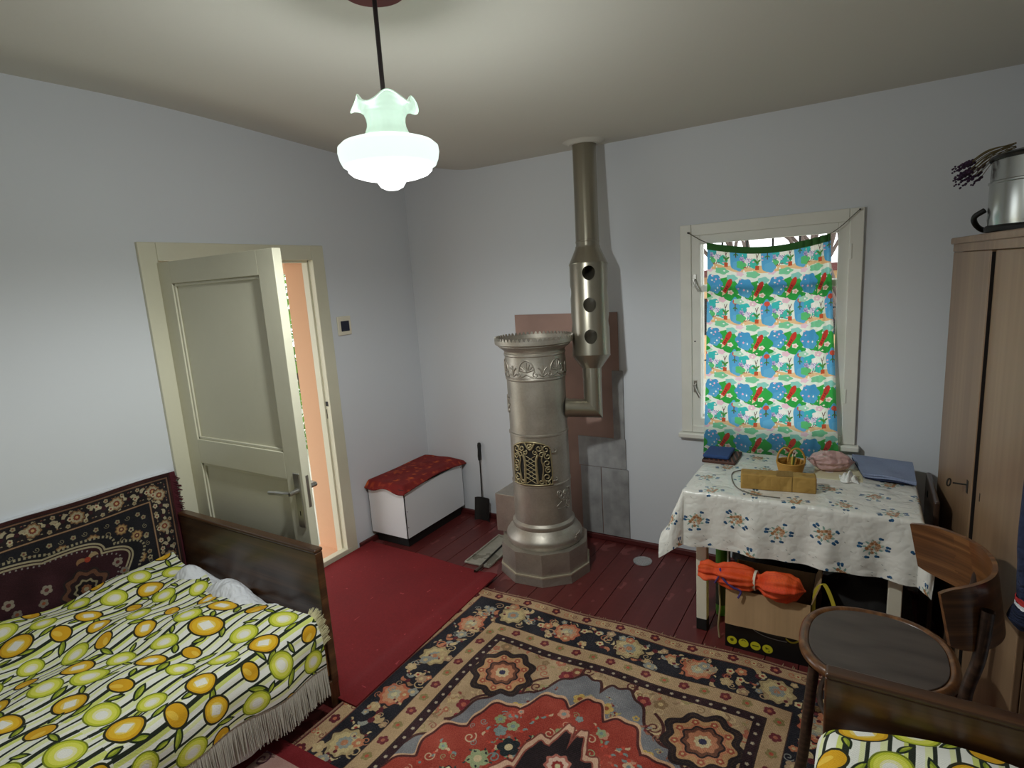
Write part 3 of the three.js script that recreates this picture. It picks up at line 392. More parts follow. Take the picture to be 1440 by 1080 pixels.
// window: frame, sash, glass, sill, grille
{ const w = struct('window_1', 'old white painted wooden window with a crossbar', 'window'); const { x0, x1, y0, y1 } = WN, f = 0.03;
  mesh('window_frame', [rbox(x0 - f, x0 + 0.03, y0 - 0.02, y1 + f, -0.10, 0.018, 0.004), rbox(x1 - 0.03, x1 + f, y0 - 0.02, y1 + f, -0.10, 0.018, 0.004), rbox(x0 + 0.0305, x1 - 0.0305, y1 - 0.03, y1 + f, -0.10, 0.018, 0.004), rbox(x0 + 0.0305, x1 - 0.0305, y0 - 0.02, y0 + 0.02, -0.10, 0.018, 0.004)], M.winWhite, w);
  const a = x0 + 0.024, b = x1 - 0.024, c = y0 + 0.012, d = y1 - 0.024, s = 0.052, z0 = -0.035, z1 = 0.008;
  for (const [p, q, u, v] of [[a, a + s, c, d], [b - s, b, c, d]]) mesh('sash_stile', rbox(p, q, u, v, z0, z1, 0.004), M.winWhite, w);
  for (const [u, v] of [[c, c + s], [d - s, d]]) mesh('sash_rail', rbox(a + s - 0.001, b - s + 0.001, u, v, z0, z1, 0.004), M.winWhite, w);
  mesh('crossbar', rbox(a + s - 0.001, b - s + 0.001, 1.572, 1.604, z0, z1 - 0.004, 0.004), M.winWhite, w);
  mesh('pane', box(a + s - 0.005, b - s + 0.005, 1.60, d - s + 0.005, -0.016, -0.013), M.glass, w); mesh('pane', box(a + s - 0.005, b - s + 0.005, c + s - 0.005, 1.576, -0.016, -0.013), M.glass, w);
  mesh('outer_frame', [rbox(x0, x0 + 0.04, y0, y1, -0.24, -0.20, 0.003), rbox(x1 - 0.04, x1, y0, y1, -0.24, -0.20, 0.003), rbox(x0, x1, y1 - 0.04, y1, -0.24, -0.20, 0.003), rbox(x0, x1, y0, y0 + 0.04, -0.24, -0.20, 0.003), rbox(x0, x1, 1.575, 1.605, -0.235, -0.205, 0.003)], M.winWhite, w);
  mesh('sill', [rbox(x0 - 0.045, x1 + 0.05, y0 - 0.052, y0 - 0.022, -0.05, 0.045, 0.008)], M.winWhite, w);
  for (const y of [1.63, 1.04]) { const h = mesh('latch', [rbox(a + 0.014, a + 0.032, y - 0.03, y + 0.04, z1, z1 + 0.006, 0.002), rod(V(a + 0.023, y + 0.012, z1 + 0.004), V(a + 0.023, y + 0.012, z1 + 0.03), 0.006), tube([V(a + 0.023, y + 0.012, z1 + 0.028), V(a + 0.030, y - 0.01, z1 + 0.03), V(a + 0.052, y - 0.055, z1 + 0.03)], 0.006, 12, 8)], M.chrome, w); }
  for (const y of [1.70, 0.99]) mesh('hinge', cyl(0.007, 0.007, 0.07, b + 0.004, y, z1 + 0.006, 10), M.winWhite, w);
  mesh('sash_hinge_nail', rod(V(a + 0.022, 1.30, z1), V(a + 0.022, 1.30, z1 + 0.004), 0.004), M.iron, w);
  for (let k = 1; k < 6; k++) mesh('grille_bar', rod(V(lerp(x0, x1, k / 6), y0, -0.275), V(lerp(x0, x1, k / 6), y1, -0.275), 0.006, 0.006, 8), M.iron, w);
  for (const y of [1.15, 1.45]) mesh('grille_bar', rod(V(x0, y, -0.275), V(x1, y, -0.275), 0.005, 0.005, 8), M.iron, w); base(w); }
console.log('room done');

// ---------------------------------------------------------------- beds
function bed(x0, x1, zf, zh, label, mt = 0.40) {
  const b = thing('bed', label, 'bed');
  mesh('footboard', triUV(rbox(x0, x1, 0.10, 0.685, zf - 0.018, zf + 0.018, 0.006), true), M.walnut, b);
  mesh('footboard_cap', triUV(rbox(x0, x1, 0.683, 0.70, zf - 0.022, zf + 0.022, 0.008), true), M.walnut, b);
  for (const x of [x0 + 0.03, x1 - 0.03]) mesh('leg', rbox(x - 0.028, x + 0.028, x > 2.5 && x < 2.9 ? 0.0145 : 0, 0.12, zf - 0.016, zf + 0.03, 0.004), M.walnut, b);
  for (const x of [x0 + 0.03, x1 - 0.03]) mesh('leg', rbox(x - 0.028, x + 0.028, x > 2.5 && x < 2.9 ? 0.0145 : 0, 0.16, zh - 0.05, zh, 0.004), M.walnut, b);
  mesh('headboard', triUV(rbox(x0, x1, 0.12, 0.86, zh - 0.01, zh + 0.025, 0.006), true), M.walnut, b);
  for (const [p, q] of [[x0 + 0.01, x0 + 0.035], [x1 - 0.04, x1 - 0.012]]) mesh('side_rail', triUV(rbox(p, q, 0.14, 0.40, zf + 0.017, zh - 0.01, 0.004), true), M.rail, b);
  mesh('mattress', rbox(x0 + 0.042, x1 - 0.045, 0.2, mt, zf + 0.03, zh - 0.02, 0.04, 4), M.sheet, b);
  return base(b);
}
bed(0.035, 1.02, 1.885, 3.95, 'dark wooden bed with lemon blanket along the left wall beside the door');
const fold = (x, z) => 0.018 * Math.sin(x * 9 + z * 4) * Math.sin(z * 6 + 1) + 0.010 * Math.sin(z * 17 + x * 12) + 0.008 * Math.sin(x * 23 - z * 9);
{ // lemon blanket: rises to the wall, hangs over the rail
  const b = thing('blanket', 'lemon print blanket with pale fringe spread over the left bed', 'blanket');
  const edge = 0.985; const hang = 0.16;
  const zs = (x) => 1.965 + 0.07 * sstep(0.15, 0.5, x) * (1 - sstep(0.55, 0.95, x)) - 0.03 * sstep(0.8, 1, x) + 0.012 * Math.sin(x * 14);
  const hemY = (z) => -0.02 * sstep(1.95, 2.3, z);
  const P = (s, z) => { // s runs from the wall outwards along the cloth
    const top = (x) => 0.462 + 0.045 * (1 - sstep(0.0, 0.55, x)) - 0.03 * sstep(0.6, 1, x) + fold(x, z) * (1 - 0.75 * sstep(0.85, 1, x)) * 0.9;
    if (s <= edge - 0.05) { const x = 0.05 + s; return V(x, top(x), z); }
    const q = s - (edge - 0.05), x1 = 0.05 + edge - 0.05, R = 0.045, a = Math.min(q / R, PI / 2), y0 = top(x1);
    let x = x1 + R * Math.sin(a), y = y0 - R * (1 - Math.cos(a)); if (q > R * PI / 2) { const e = q - R * PI / 2; y -= e; x += (0.012 + 0.010 * Math.sin(z * 21) + 0.008 * Math.sin(z * 9 + 1)) * Math.min(1, e / 0.1) + 0.012 * Math.min(1, e / 0.03); }
    return V(x, y, z); };
  const L = edge - 0.05 + 0.063 + hang;
  const f = (u, v) => { const s = u * L, zz = zs(clamp(s / edge)); const z = lerp(zz, 3.9, Math.pow(v, 1.15)); const sMax = s; const p = P(sMax, z); if (u > 0.93) p.y -= hemY(z) * (u - 0.93) / 0.07; return p; };
  mesh('cloth', surf(110, 150, f, 0.008, (u, v) => [u * L, Math.pow(v, 1.15) * 1.95]), M.lemon, b);
  const r = rng(14), G = []; // fringe along the hanging hem
  for (let k = 0; k < 520; k++) { const v = k / 520 * 0.62; const p = f(1, v), l = 0.12 + r() * 0.02, w = 0.0024, dx = (r() - 0.5) * 0.014, dz = (r() - 0.5) * 0.012; G.push(rod(V(p.x + 0.002, p.y + 0.006, p.z), V(p.x + 0.006 + dx, p.y - l, p.z + dz), w, w * 0.7, 4)); }
  mesh('fringe', G, M.fringe, b).userData = { kind: 'stuff', label: 'pale twisted fringe strands' };
  const e = []; for (let k = 0; k < 260; k++) { const u = 0.80 + 0.13 * r(), p = f(u, 0); e.push(rod(V(p.x, p.y - 0.004, p.z), V(p.x + (r() - .5) * 0.02, p.y + 0.006 + r() * 0.012, p.z - 0.02 - r() * 0.02), 0.002, 0.001, 4)); }
  mesh('end_fringe', e, std({ color: 0xd6cda4, roughness: 1 }), b).userData = { kind: 'stuff', label: 'short creamy tuft of end fringe' };
  base(b); }
{ // white sheet under the blanket: peeps out at the foot end and hangs below the fringe
  const s = thing('bed_sheet', 'white crumpled sheet peeping out under the lemon blanket on left bed', 'sheet');
  mesh('foot_end', surf(60, 14, (u, v) => { const x = 0.12 + 0.66 * u, z = lerp(1.925 + 0.02 * Math.sin(u * 9), 2.12, v), bump = 0.075 * Math.exp(-Math.pow((u - 0.25) / 0.12, 2)) + 0.065 * Math.exp(-Math.pow((u - 0.68) / 0.2, 2)); return V(x, 0.412 + (bump + 0.03 * sstep(0, 0.3, u) * (1 - sstep(0.8, 1, u))) * Math.sin(PI * clamp(v * 1.1)) + 0.006 * Math.sin(u * 40 + v * 9) + 0.025 * (1 - sstep(0, .4, u)), z); }, 0.006, (u, v) => [u, v * 0.3]), M.sheet, s);
  mesh('hanging_side', surf(90, 14, (u, v) => { const z = 2.0 + 1.6 * u, drop = 0.25 + 0.05 * Math.sin(u * 9 + 0.4) * sstep(0, 0.06, u) + 0.03 * sstep(0.05, 0.25, u), x = 1.017 + 0.006 * Math.sin(z * 23) * v * v + 0.003 * Math.sin(z * 61) * v; return V(x, 0.40 - v * drop, z); }, 0.004, (u, v) => [u * 1.6, v * 0.25]), M.sheet, s);
  base(s); }
{ const r = thing('wall_carpet', 'dark wine red patterned carpet hung on the wall above the bed', 'carpet'); const z0 = 1.905, z1 = 3.52, y0 = 0.10, y1 = 0.90;
  mesh('pile', surf(60, 12, (u, v) => V(0.028 + 0.006 * Math.sin(u * 17) * v, lerp(y1 + 0.003 * Math.sin(u * 20), y0, v), lerp(z0, z1, u)), 0.01, (u, v) => [u, 1 - v]).applyMatrix4(new THREE.Matrix4()), M.wallRug, r);
  const q = rng(6), G = []; for (let k = 0; k < 90; k++) { const y = lerp(0.42, y1 - 0.005, k / 89); G.push(rod(V(0.026, y, z0 + 0.004), V(0.026 + q() * 0.012, y - 0.012 - q() * 0.02, z0 - 0.022 - q() * 0.02), 0.0035, 0.002, 4)); }
  mesh('fringe', [...G, rbox(0.02, 0.03, 0.42, y1, z0 - 0.022, z0 + 0.004, 0.002)], M.wineFringe, r, 'dark wine red fringe');
  mesh('hanging_lath', rbox(0.001, 0.02, y1 - 0.012, y1 + 0.008, z0, z1, 0.003), M.wall, r); base(r); }
bed(2.79, 3.80, 1.80, 3.85, 'dark wooden bed with lemon blanket at the lower right behind the chair', 0.56);
{ const b = thing('blanket', 'lemon print blanket tucked over the right bed beside the chair', 'blanket');
  const P = (s, z) => { const x1 = 2.835, R = 0.05; const top = (x) => 0.60 + 0.022 * Math.sin(x * 7 + z * 3) * Math.sin(z * 8) + 0.02 * sstep(2.8, 3.2, x); 
    if (s < 0.30) { return V(2.79 - 0.006 * Math.sin(z * 19) , top(x1) - R - (0.30 - s), z); } if (s < 0.30 + R * PI / 2) { const a = (s - 0.30) / R; return V(x1 - R * Math.cos(a) + 0.005, top(x1) - R * (1 - Math.sin(a)), z); }
    const x = x1 + 0.005 + (s - 0.30 - R * PI / 2); return V(x, top(x), z); };
  const L = 1.28; mesh('cloth', surf(90, 110, (u, v) => { const s = u * L, z = lerp(1.855 + 0.02 * Math.sin(s * 8), 3.75, v); const p = P(s, z), d = sstep(0.0, 0.045, v); p.y -= 0.03 * (1 - d); return p; }, 0.01, (u, v) => [-u * L + 0.35, v * 1.9 + 0.2]), M.lemon, b); base(b); }

// ---------------------------------------------------------------- floor coverings
function flat(name, label, cat, geo, mat, x, y, z, ry = 0) { const t = thing(name, label, cat); mesh(name === 'carpet' ? 'pile' : 'cloth', geo, mat, t); t.position.set(x, y, z); t.rotation.y = ry; return t; }
{ const W = 1.89, L = 2.6; const t = flat('carpet', 'large beige and navy patterned carpet with red medallion on the floorboards', 'carpet', surf(60, 80, (u, v) => V((u - .5) * W + 0.006 * Math.sin(v * 19), 0.011 + 0.002 * Math.sin(u * 19) * Math.sin(v * 23), (v - .5) * L + 0.006 * Math.sin(u * 23)), 0.009, (u, v) => [u, 1 - v]), M.rug, 1.985, 0.001, 0.865 + L / 2, 0.008);
  const r = rng(3), G = []; for (let k = 0; k < 60; k++) { const u = Math.round(r() * 40) / 40, x = (u - .5) * W + r() * 0.02; G.push(rod(V(x, 0.008, -L / 2 + 0.004), V(x + (r() - .5) * 0.03, 0.005, -L / 2 - 0.015 - r() * 0.025), 0.003, 0.001, 4)); } mesh('tassels', G, std({ color: 0xb59a7c, roughness: 1 }), t); }
{ const t = flat('floor_mat', 'plain dark red mat lying between the door and the stove', 'mat', surf(50, 50, (u, v) => { const x = lerp(0.03, lerp(1.075, 1.125, v), u), z = lerp(lerp(0.70, 0.735, u), 1.885, v); return V(x, 0.0225 + 0.003 * Math.sin(x * 9) * Math.sin(z * 7) * (1 - Math.pow(Math.abs(2 * u - 1), 4)) - 0.011 * (1 - sstep(0.97, 1.03, x)), z); }, 0.008, (u, v) => [u, v]), M.red, 0, 0, 0); base(t); }
{ const t = flat('bedside_rug', 'small rug with red border beside the left bed, lower edge of photo', 'rug', surf(30, 40, (u, v) => V(lerp(0.95, 1.55, u), 0.027 + 0.002 * Math.sin(u * 9), lerp(2.15, 3.25, v) - 0.02 * u), 0.009, (u, v) => [u, 1 - v]), M.smallRug, 0, 0, 0); base(t); }

// ---------------------------------------------------------------- pendant lamp
{ const L = thing('pendant_lamp', 'lit pendant lamp with frilled white glass shade on a dark rod', 'lamp'); const x = 1.667, z = 1.97, top = ceilH(x, z);
  mesh('ceiling_rose', lathe([[0, 0.0], [0.085, 0.0], [0.09, 0.006], [0.088, 0.016], [0.06, 0.02], [0, 0.02]], 40, x, top - 0.02, z), M.brownRose, L);
  mesh('rod', cyl(0.0065, 0.0065, top - 2.13, x, 2.13, z, 14), std({ color: 0x2b2024, roughness: 0.45 }), L);
  mesh('hidden_light_blocker', lathe([[0, 2.108], [0.062, 2.108], [0.062, 2.112], [0.02, 2.118], [0.018, 2.135], [0, 2.136]], 32, x, 0, z), M.brownRose, L);  // unseen disc added inside the shade to block lamp light from the ceiling
  const bodyM = phy({ color: 0xf4fbf8, roughness: 0.2, emissive: new THREE.Color().setRGB(0.86, 1.0, 0.95), emissiveIntensity: 0.92 });
  const lowM = phy({ color: 0xffffff, roughness: 0.2, emissive: new THREE.Color().setRGB(1.0, 1.0, 1.0), emissiveIntensity: 2.2 });
  const neckM = phy({ color: 0xdcefe2, roughness: 0.25, emissive: new THREE.Color().setRGB(0.50, 0.68, 0.55), emissiveIntensity: 0.62, side: THREE.DoubleSide });
  mesh('shade_bowl', lathe([[0.119, 2.035], [0.121, 2.038], [0.131, 2.043], [0.138, 2.058], [0.142, 2.078], [0.1405, 2.092], [0.128, 2.103], [0.10, 2.112], [0.07, 2.117], [0.07, 2.113], [0.10, 2.108], [0.125, 2.099], [0.137, 2.09], [0.138, 2.078], [0.134, 2.06], [0.127, 2.047], [0.115, 2.04], [0.119, 2.035]], 72, x, 0, z), bodyM, L);
  mesh('shade_base', lathe([[0.0, 1.977], [0.018, 1.978], [0.032, 1.985], [0.041, 1.999], [0.052, 2.006], [0.085, 2.011], [0.108, 2.019], [0.118, 2.028], [0.119, 2.035], [0.112, 2.034], [0.1, 2.023], [0.05, 2.012], [0.035, 2.0], [0, 1.983]], 72, x, 0, z), lowM, L);
  const nu = 96, nv = 30; const prof = (v) => { const P = [[0.073, 2.116], [0.062, 2.128], [0.055, 2.143], [0.053, 2.158], [0.055, 2.172], [0.061, 2.186], [0.071, 2.199], [0.082, 2.207], [0.089, 2.207]]; const q = v * (P.length - 1), i = Math.min(Math.floor(q), P.length - 2), t = q - i; return [lerp(P[i][0], P[i + 1][0], t), lerp(P[i][1], P[i + 1][1], t)]; };
  mesh('shade_neck', surf(nu, nv, (u, v) => { const t = u * 2 * PI, [r, h] = prof(v), w = sstep(0.55, 1, v), rib = v > 0.5 ? 0.0012 * Math.sin(v * 60) : 0.0012 * Math.cos(t * 12) * sstep(0.1, 0.2, v); const rr = r + rib + w * 0.010 * Math.cos(t * 5 + 1), hh = h + w * 0.016 * Math.cos(t * 5 + 1 + 2.6); return V(x + rr * Math.cos(t), hh, z - rr * Math.sin(t)); }, 0.003), neckM, L);
  const a = new THREE.PointLight(LAMP.color, LAMP.body, 0, 2); a.name = 'lamp_light'; a.position.set(x, 2.06, z); a.castShadow = true; a.shadow.radius = 2.2; L.add(a);
  const d = new THREE.SpotLight(LAMP.color, LAMP.down, 0, 1.54, 0.28, 2); d.name = 'lamp_light_down'; d.position.set(x, 2.030, z); d.target.position.set(x, 0, z); d.castShadow = true; d.shadow.radius = 2.2; scene.add(d, d.target);
  const b = new THREE.PointLight(LAMP.color, LAMP.neck, 0, 2); b.name = 'lamp_light_top'; b.position.set(x, 2.15, z + 0.02); b.castShadow = true; b.shadow.radius = 1.0; L.add(b);
  base(L); }

// ---------------------------------------------------------------- stove
const SX = 1.25, SZ = 0.46, A0 = Math.atan2(2.842 - SX, 3.274 - SZ);
const onS = (R, a, y, off = 0) => V(SX + (R + off) * Math.sin(A0 + a), y, SZ + (R + off) * Math.cos(A0 + a));
const rel = (R, pts, r, n, off = 0) => tube(pts.map(([u, v]) => onS(R, u / R, v, off)), r, n || Math.max(8, pts.length * 4), 5);
const spiral = (x, y, s, turns, a, d = 1) => { const o = []; for (let k = 0; k <= 12; k++) { const t = k / 12 * turns * 2 * PI, q = s * (1 - 0.8 * k / 12); o.push([x + q * Math.cos(a + d * t), y + q * Math.sin(a + d * t)]); } return o; };
{ const s = thing('stove', 'tall round cast iron stove painted silver on a many sided plinth', 'stove');
  const dec = (r, y0, y1, r2 = r) => { const g = new THREE.CylinderGeometry(r2, r, y1 - y0, 10, 1); g.rotateY(0); const p = g.attributes.position; g.rotateY(A0 - 6 * PI / 180 + 0); return triUV(fix(g.translate(SX, (y0 + y1) / 2, SZ))); };
  const flatN = (g) => { g = fix(g); g.computeVertexNormals(); return g; };
  mesh('plinth_foot', flatN(dec(0.276, 0, 0.046, 0.270)), M.silver, s);
  mesh('plinth_line', flatN(dec(0.272, 0.046, 0.054)), std({ color: 0xcfc6b0, metalness: 0.6, roughness: 0.4 }), s);
  mesh('plinth', flatN(dec(0.262, 0.054, 0.186)), M.silver, s);
  mesh('base_moulding', triUV(lathe([[0, 0.18], [0.215, 0.182], [0.224, 0.195], [0.226, 0.225], [0.222, 0.236], [0.216, 0.243], [0.205, 0.262], [0.19, 0.276], [0.182, 0.284], [0.184, 0.292], [0.186, 0.30], [0.184, 0.308], [0.178, 0.313], [0.174, 0.318], [0.17, 0.322]], 64, SX, 0, SZ)), M.silver, s);
  mesh('lower_body', triUV(lathe([[0.17, 0.32], [0.169, 0.54], [0.169, 0.545], [0.173, 0.548], [0.173, 0.556], [0.169, 0.559]], 64, SX, 0, SZ)), M.silver, s);
  mesh('fire_chamber', triUV(lathe([[0.169, 0.559], [0.168, 0.83], [0.168, 0.836], [0.1725, 0.839], [0.1725, 0.848], [0.166, 0.852]], 64, SX, 0, SZ)), M.silver, s);
  mesh('upper_body', triUV(lathe([[0.166, 0.852], [0.167, 1.15], [0.172, 1.155], [0.173, 1.163], [0.170, 1.168], [0.1705, 1.285], [0.174, 1.29], [0.174, 1.30], [0.17, 1.303], [0.172, 1.312]], 64, SX, 0, SZ)), M.silver, s);
  mesh('crown', triUV(lathe([[0.172, 1.312], [0.176, 1.318], [0.19, 1.328], [0.201, 1.338], [0.206, 1.342], [0.206, 1.347], [0.217, 1.35], [0.2215, 1.354], [0.2225, 1.376], [0.214, 1.376], [0.213, 1.354], [0.0, 1.350]], 72, SX, 0, SZ)), M.silver, s);
  const teeth = []; for (let k = 0; k < 56; k++) { const a = k / 56 * 2 * PI; const g = extr(poly([[-0.011, -0.002], [0.011, -0.002], [0.0035, 0.015], [-0.0035, 0.015]]), 0.007, 0); g.translate(0, 1.376, 0.2145); g.rotateY(a); g.translate(SX, 0, SZ); teeth.push(g); }
  mesh('crown_teeth', teeth, M.silver, s);
  // relief frieze
  { const F = [], R = 0.1705; for (let k = 0; k < 6; k++) { const c = (-17 + 60 * k) * PI / 180 * R, y = 1.195, w = 0.044; const at = (pts, r = 0.0032) => F.push(rel(R, pts.map(([u, v]) => [c + u, y + v]), r * 1.35, null, 0.0012));
      at([...Array(13)].map((_, i) => { const t = PI * (-0.12 + 1.24 * i / 12); return [w * Math.cos(t), 0.012 + 0.062 * Math.max(0, Math.sin(t)) + 0.01 * Math.min(0, Math.sin(t))]; }), 0.0028);
      for (let i = -3; i <= 3; i++) { const t = i * 0.42, q = 0.052 - 0.004 * Math.abs(i); at([[0, 0.012], [q * 0.5 * Math.sin(t * 1.1), 0.012 + q * 0.5 * Math.cos(t)], [q * Math.sin(t), 0.012 + q * Math.cos(t)]], i ? 0.0036 : 0.005); }
      for (const d of [-1, 1]) { at(spiral(d * 0.05, -0.004, 0.017, 1.1, PI / 2, d), 0.0026); at([[0, 0], [d * 0.02, -0.012], [d * 0.05, -0.02]], 0.003); }
      const h = 0.0893; for (const d of [-1, 0, 1]) at([[h, -0.012], [h + d * 0.010, 0.02], [h + d * 0.024, 0.045 - 0.012 * Math.abs(d)]], 0.0032); at([[h - 0.024, 0.0], [h, -0.014], [h + 0.024, 0.0]], 0.0028);
      at([...Array(9)].map((_, i) => [lerp(-h, h, i / 8), -0.024]), 0.0022); }
    mesh('relief_frieze', F, M.silver, s, 'raised palmette frieze'); }
  // fretwork fire door
  { const R = 0.171, c = -19 * PI / 180 * R, y0 = 0.565, d = []; const at = (pts, r = 0.0042) => d.push(rel(R, pts.map(([u, v]) => [c + u, y0 + v]), r, null, 0.004));
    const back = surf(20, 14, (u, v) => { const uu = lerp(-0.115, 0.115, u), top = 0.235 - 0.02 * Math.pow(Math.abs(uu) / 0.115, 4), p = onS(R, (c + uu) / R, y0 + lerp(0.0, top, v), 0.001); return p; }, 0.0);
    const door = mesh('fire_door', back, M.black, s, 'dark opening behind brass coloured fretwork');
    for (const m of [-1, 1]) { at([[m * 0.118, 0.0], [m * 0.118, 0.10], [m * 0.112, 0.2]], 0.004); 
      for (const [x, y, q, t, a, dd] of [[0.088, 0.205, 0.024, 1.3, 0, 1], [0.05, 0.214, 0.02, 1.3, 1, -1], [0.096, 0.165, 0.02, 1.2, 2, 1], [0.092, 0.125, 0.022, 1.3, -1, -1], [0.097, 0.085, 0.02, 1.3, 1, 1], [0.088, 0.045, 0.026, 1.4, 0, -1], [0.094, 0.012, 0.017, 1.1, 2, 1], [0.064, 0.175, 0.018, 1.2, 0, 1], [0.055, 0.02, 0.016, 1.2, 1, -1], [0.03, 0.19, 0.015, 1.1, 2, 1]]) at(spiral(m * x, y, q, t, m > 0 ? a : PI - a, dd * m), 0.0042);
      at([[m * 0.036, 0.01], [m * 0.034, 0.15], [m * 0.045, 0.18]], 0.008); at([[m * 0.06, 0.03], [m * 0.07, 0.1], [m * 0.062, 0.15], [m * 0.08, 0.19]], 0.0045);
      for (let k = 0; k < 6; k++) at([[m * -0.028, 0.01 + k * 0.025], [m * 0.028, 0.045 + k * 0.025]], 0.0024); }
    at([[-0.12, 0], [-0.06, 0], [0, 0], [0.06, 0], [0.12, 0]], 0.005); at([[-0.085, 0.233], [-0.04, 0.246], [0, 0.25], [0.04, 0.246], [0.085, 0.233]], 0.005); at([[-0.03, 0.245], [0, 0.205], [0.03, 0.245]], 0.006); at(spiral(0, 0.225, 0.015, 1.2, 0), 0.006);
    mesh('fretwork', d, M.fret, door, 'pierced scrollwork door plate');
    for (const y of [0.02, 0.185]) mesh('door_hinge', [rel(R, [[c + 0.118, y0 + y], [c + 0.142, y0 + y], [c + 0.146, y0 + y + 0.012], [c + 0.135, y0 + y + 0.016]], 0.005, 14, 0.006)], M.silver, door); }
  const leafy = (R, c, y, sc, off, sd) => { const F = [], r = rng(sd); for (let k = 0; k < 18; k++) F.push(rel(R, spiral(c + (r() - .45) * 0.11 * sc, y + (r() - .5) * 0.09 * sc, (0.012 + r() * 0.014) * sc, 1 + r() * .4, r() * 6, r() < .5 ? 1 : -1), 0.0046, null, off + 0.001)); F.push(rel(R, [[c - 0.06 * sc, y - 0.03 * sc], [c, y + 0.01 * sc], [c + 0.06 * sc, y + 0.06 * sc]], 0.004, null, off)); F.push(rel(R, [[c - 0.055 * sc, y - 0.045 * sc], [c + 0.02 * sc, y - 0.04 * sc], [c + 0.07 * sc, y + 0.02 * sc]], 0.004, null, off)); return F; };
  mesh('leaf_relief', leafy(0.169, 48 * PI / 180 * 0.169, 0.455, 1, 0.0, 4), M.silver, s); mesh('leaf_relief', leafy(0.167, -88 * PI / 180 * 0.167, 1.0, 0.9, 0.0, 8), M.silver, s); mesh('leaf_relief', leafy(0.222, 58 * PI / 180 * 0.222, 0.225, 0.45, 0.002, 12), M.silver, s);
  mesh('ash_box', triUV(rbox(0.95, 1.11, 0.19, 0.43, 0.30, 0.52, 0.004)), M.silver, s); mesh('ash_box_foot', triUV(rbox(0.965, 1.10, 0.0, 0.192, 0.32, 0.48, 0.004)), M.silver, s);
  base(s); }
{ const p = thing('stove_pipe', 'bronze silver stove pipe with a drum of three round holes', 'pipe'); const J = V(1.54, 0.956, 0.33), lean = V(-0.07, 1.49, -0.17).normalize(), R = 0.052; const st = V(1.400, 0.972, 0.418), dir = J.clone().sub(st).normalize();
  const T = new THREE.Matrix4().makeTranslation(J).multiply(new THREE.Matrix4().makeRotationFromQuaternion(new THREE.Quaternion().setFromUnitVectors(V(0, 1, 0), lean))), up = (g) => g.applyMatrix4(T);
  mesh('elbow', mitre([st, J, J.clone().add(lean.clone().multiplyScalar(0.2))], [R, R, R], 40), M.pipe, p);
  mesh('elbow_flange', mitre([st.clone().add(dir.clone().multiplyScalar(0.004)), st.clone().add(dir.clone().multiplyScalar(0.022))], [R + 0.007, R + 0.004], 40), M.pipe, p);
  mesh('lower_cone', up(lathe([[R + 0.002, 0.175], [R + 0.002, 0.23], [0.107, 0.30], [0.109, 0.303]], 48)), M.pipe, p);
  const ev = new Evaluator(); ev.useGroups = false; let drum = new Brush(new THREE.CylinderGeometry(0.106, 0.106, 0.51, 56).translate(0, 0.556, 0)); drum.updateMatrixWorld();
  const ca = Math.atan2(2.842 - J.x, 3.274 - J.z); for (const [y, a, k] of [[0.752, ca, 0.5], [0.578, ca, 0.5], [0.405, ca, 0.5], [0.66, ca + PI / 2, 0], [0.49, ca + PI / 2, 0]]) { const g = new THREE.CylinderGeometry(0.035, 0.035, 0.4, 32); g.rotateX(PI / 2 + k); g.rotateY(a); g.translate(0, y + Math.tan(k) * 0.105, 0); const b = new Brush(g); b.updateMatrixWorld(); drum = ev.evaluate(drum, b, SUBTRACTION); drum.updateMatrixWorld(); }
  mesh('drum', up(drum.geometry), M.pipe, p);
  mesh('upper_cone', up(lathe([[0.108, 0.808], [0.109, 0.812], [0.072, 0.895], [0.069, 0.90], [0.069, 0.91]], 48)), M.pipe, p);
  mesh('flue', up(lathe([[0.065, 0.895], [0.065, 0.93], [0.0665, 0.932], [0.0665, 0.94], [0.065, 0.942], [0.065, 1.495]], 48)), M.pipe, p);
  base(p); const c = thing('ceiling_collar', 'whitewashed plaster collar where the stove pipe enters the ceiling', 'collar'); const tp = J.clone().add(lean.clone().multiplyScalar(1.475)), cy = ceilH(tp.x, tp.z);
  mesh('collar', lathe([[0.068, -0.02], [0.085, -0.02], [0.10, -0.008], [0.118, 0.0], [0.122, 0.012], [0.068, 0.012]], 40, tp.x, cy, tp.z), M.ceil, c); base(c); }
{ const t = thing('heat_shield', 'pinkish brown metal sheet on the wall behind the stove', 'wall panel'); mesh('sheet', triUV(rbox(0.857, 1.575, 0.04, 1.475, 0.001, 0.006, 0.002)), M.shield, t); base(t); }
for (const [x0, x1, y0, y1, l] of [[1.53, 1.60, 0.69, 1.12, 'narrow upright grey fibre board strip beside the stove pipe elbow'], [1.285, 1.605, 0.495, 0.69, 'wide grey fibre board on the wall, below the pipe elbow'], [1.295, 1.435, 0.038, 0.492, 'lower grey fibre board nearest the stove plinth'], [1.44, 1.617, 0.038, 0.492, 'lower grey fibre board on the wall, right of the white joint']]) {
  const t = thing('fibre_board', l, 'wall panel', 'grey boards beside the stove'); mesh('board', triUV(rbox(x0, x1, y0, y1, 0.007, 0.014, 0.002)), M.board, t); base(t); }

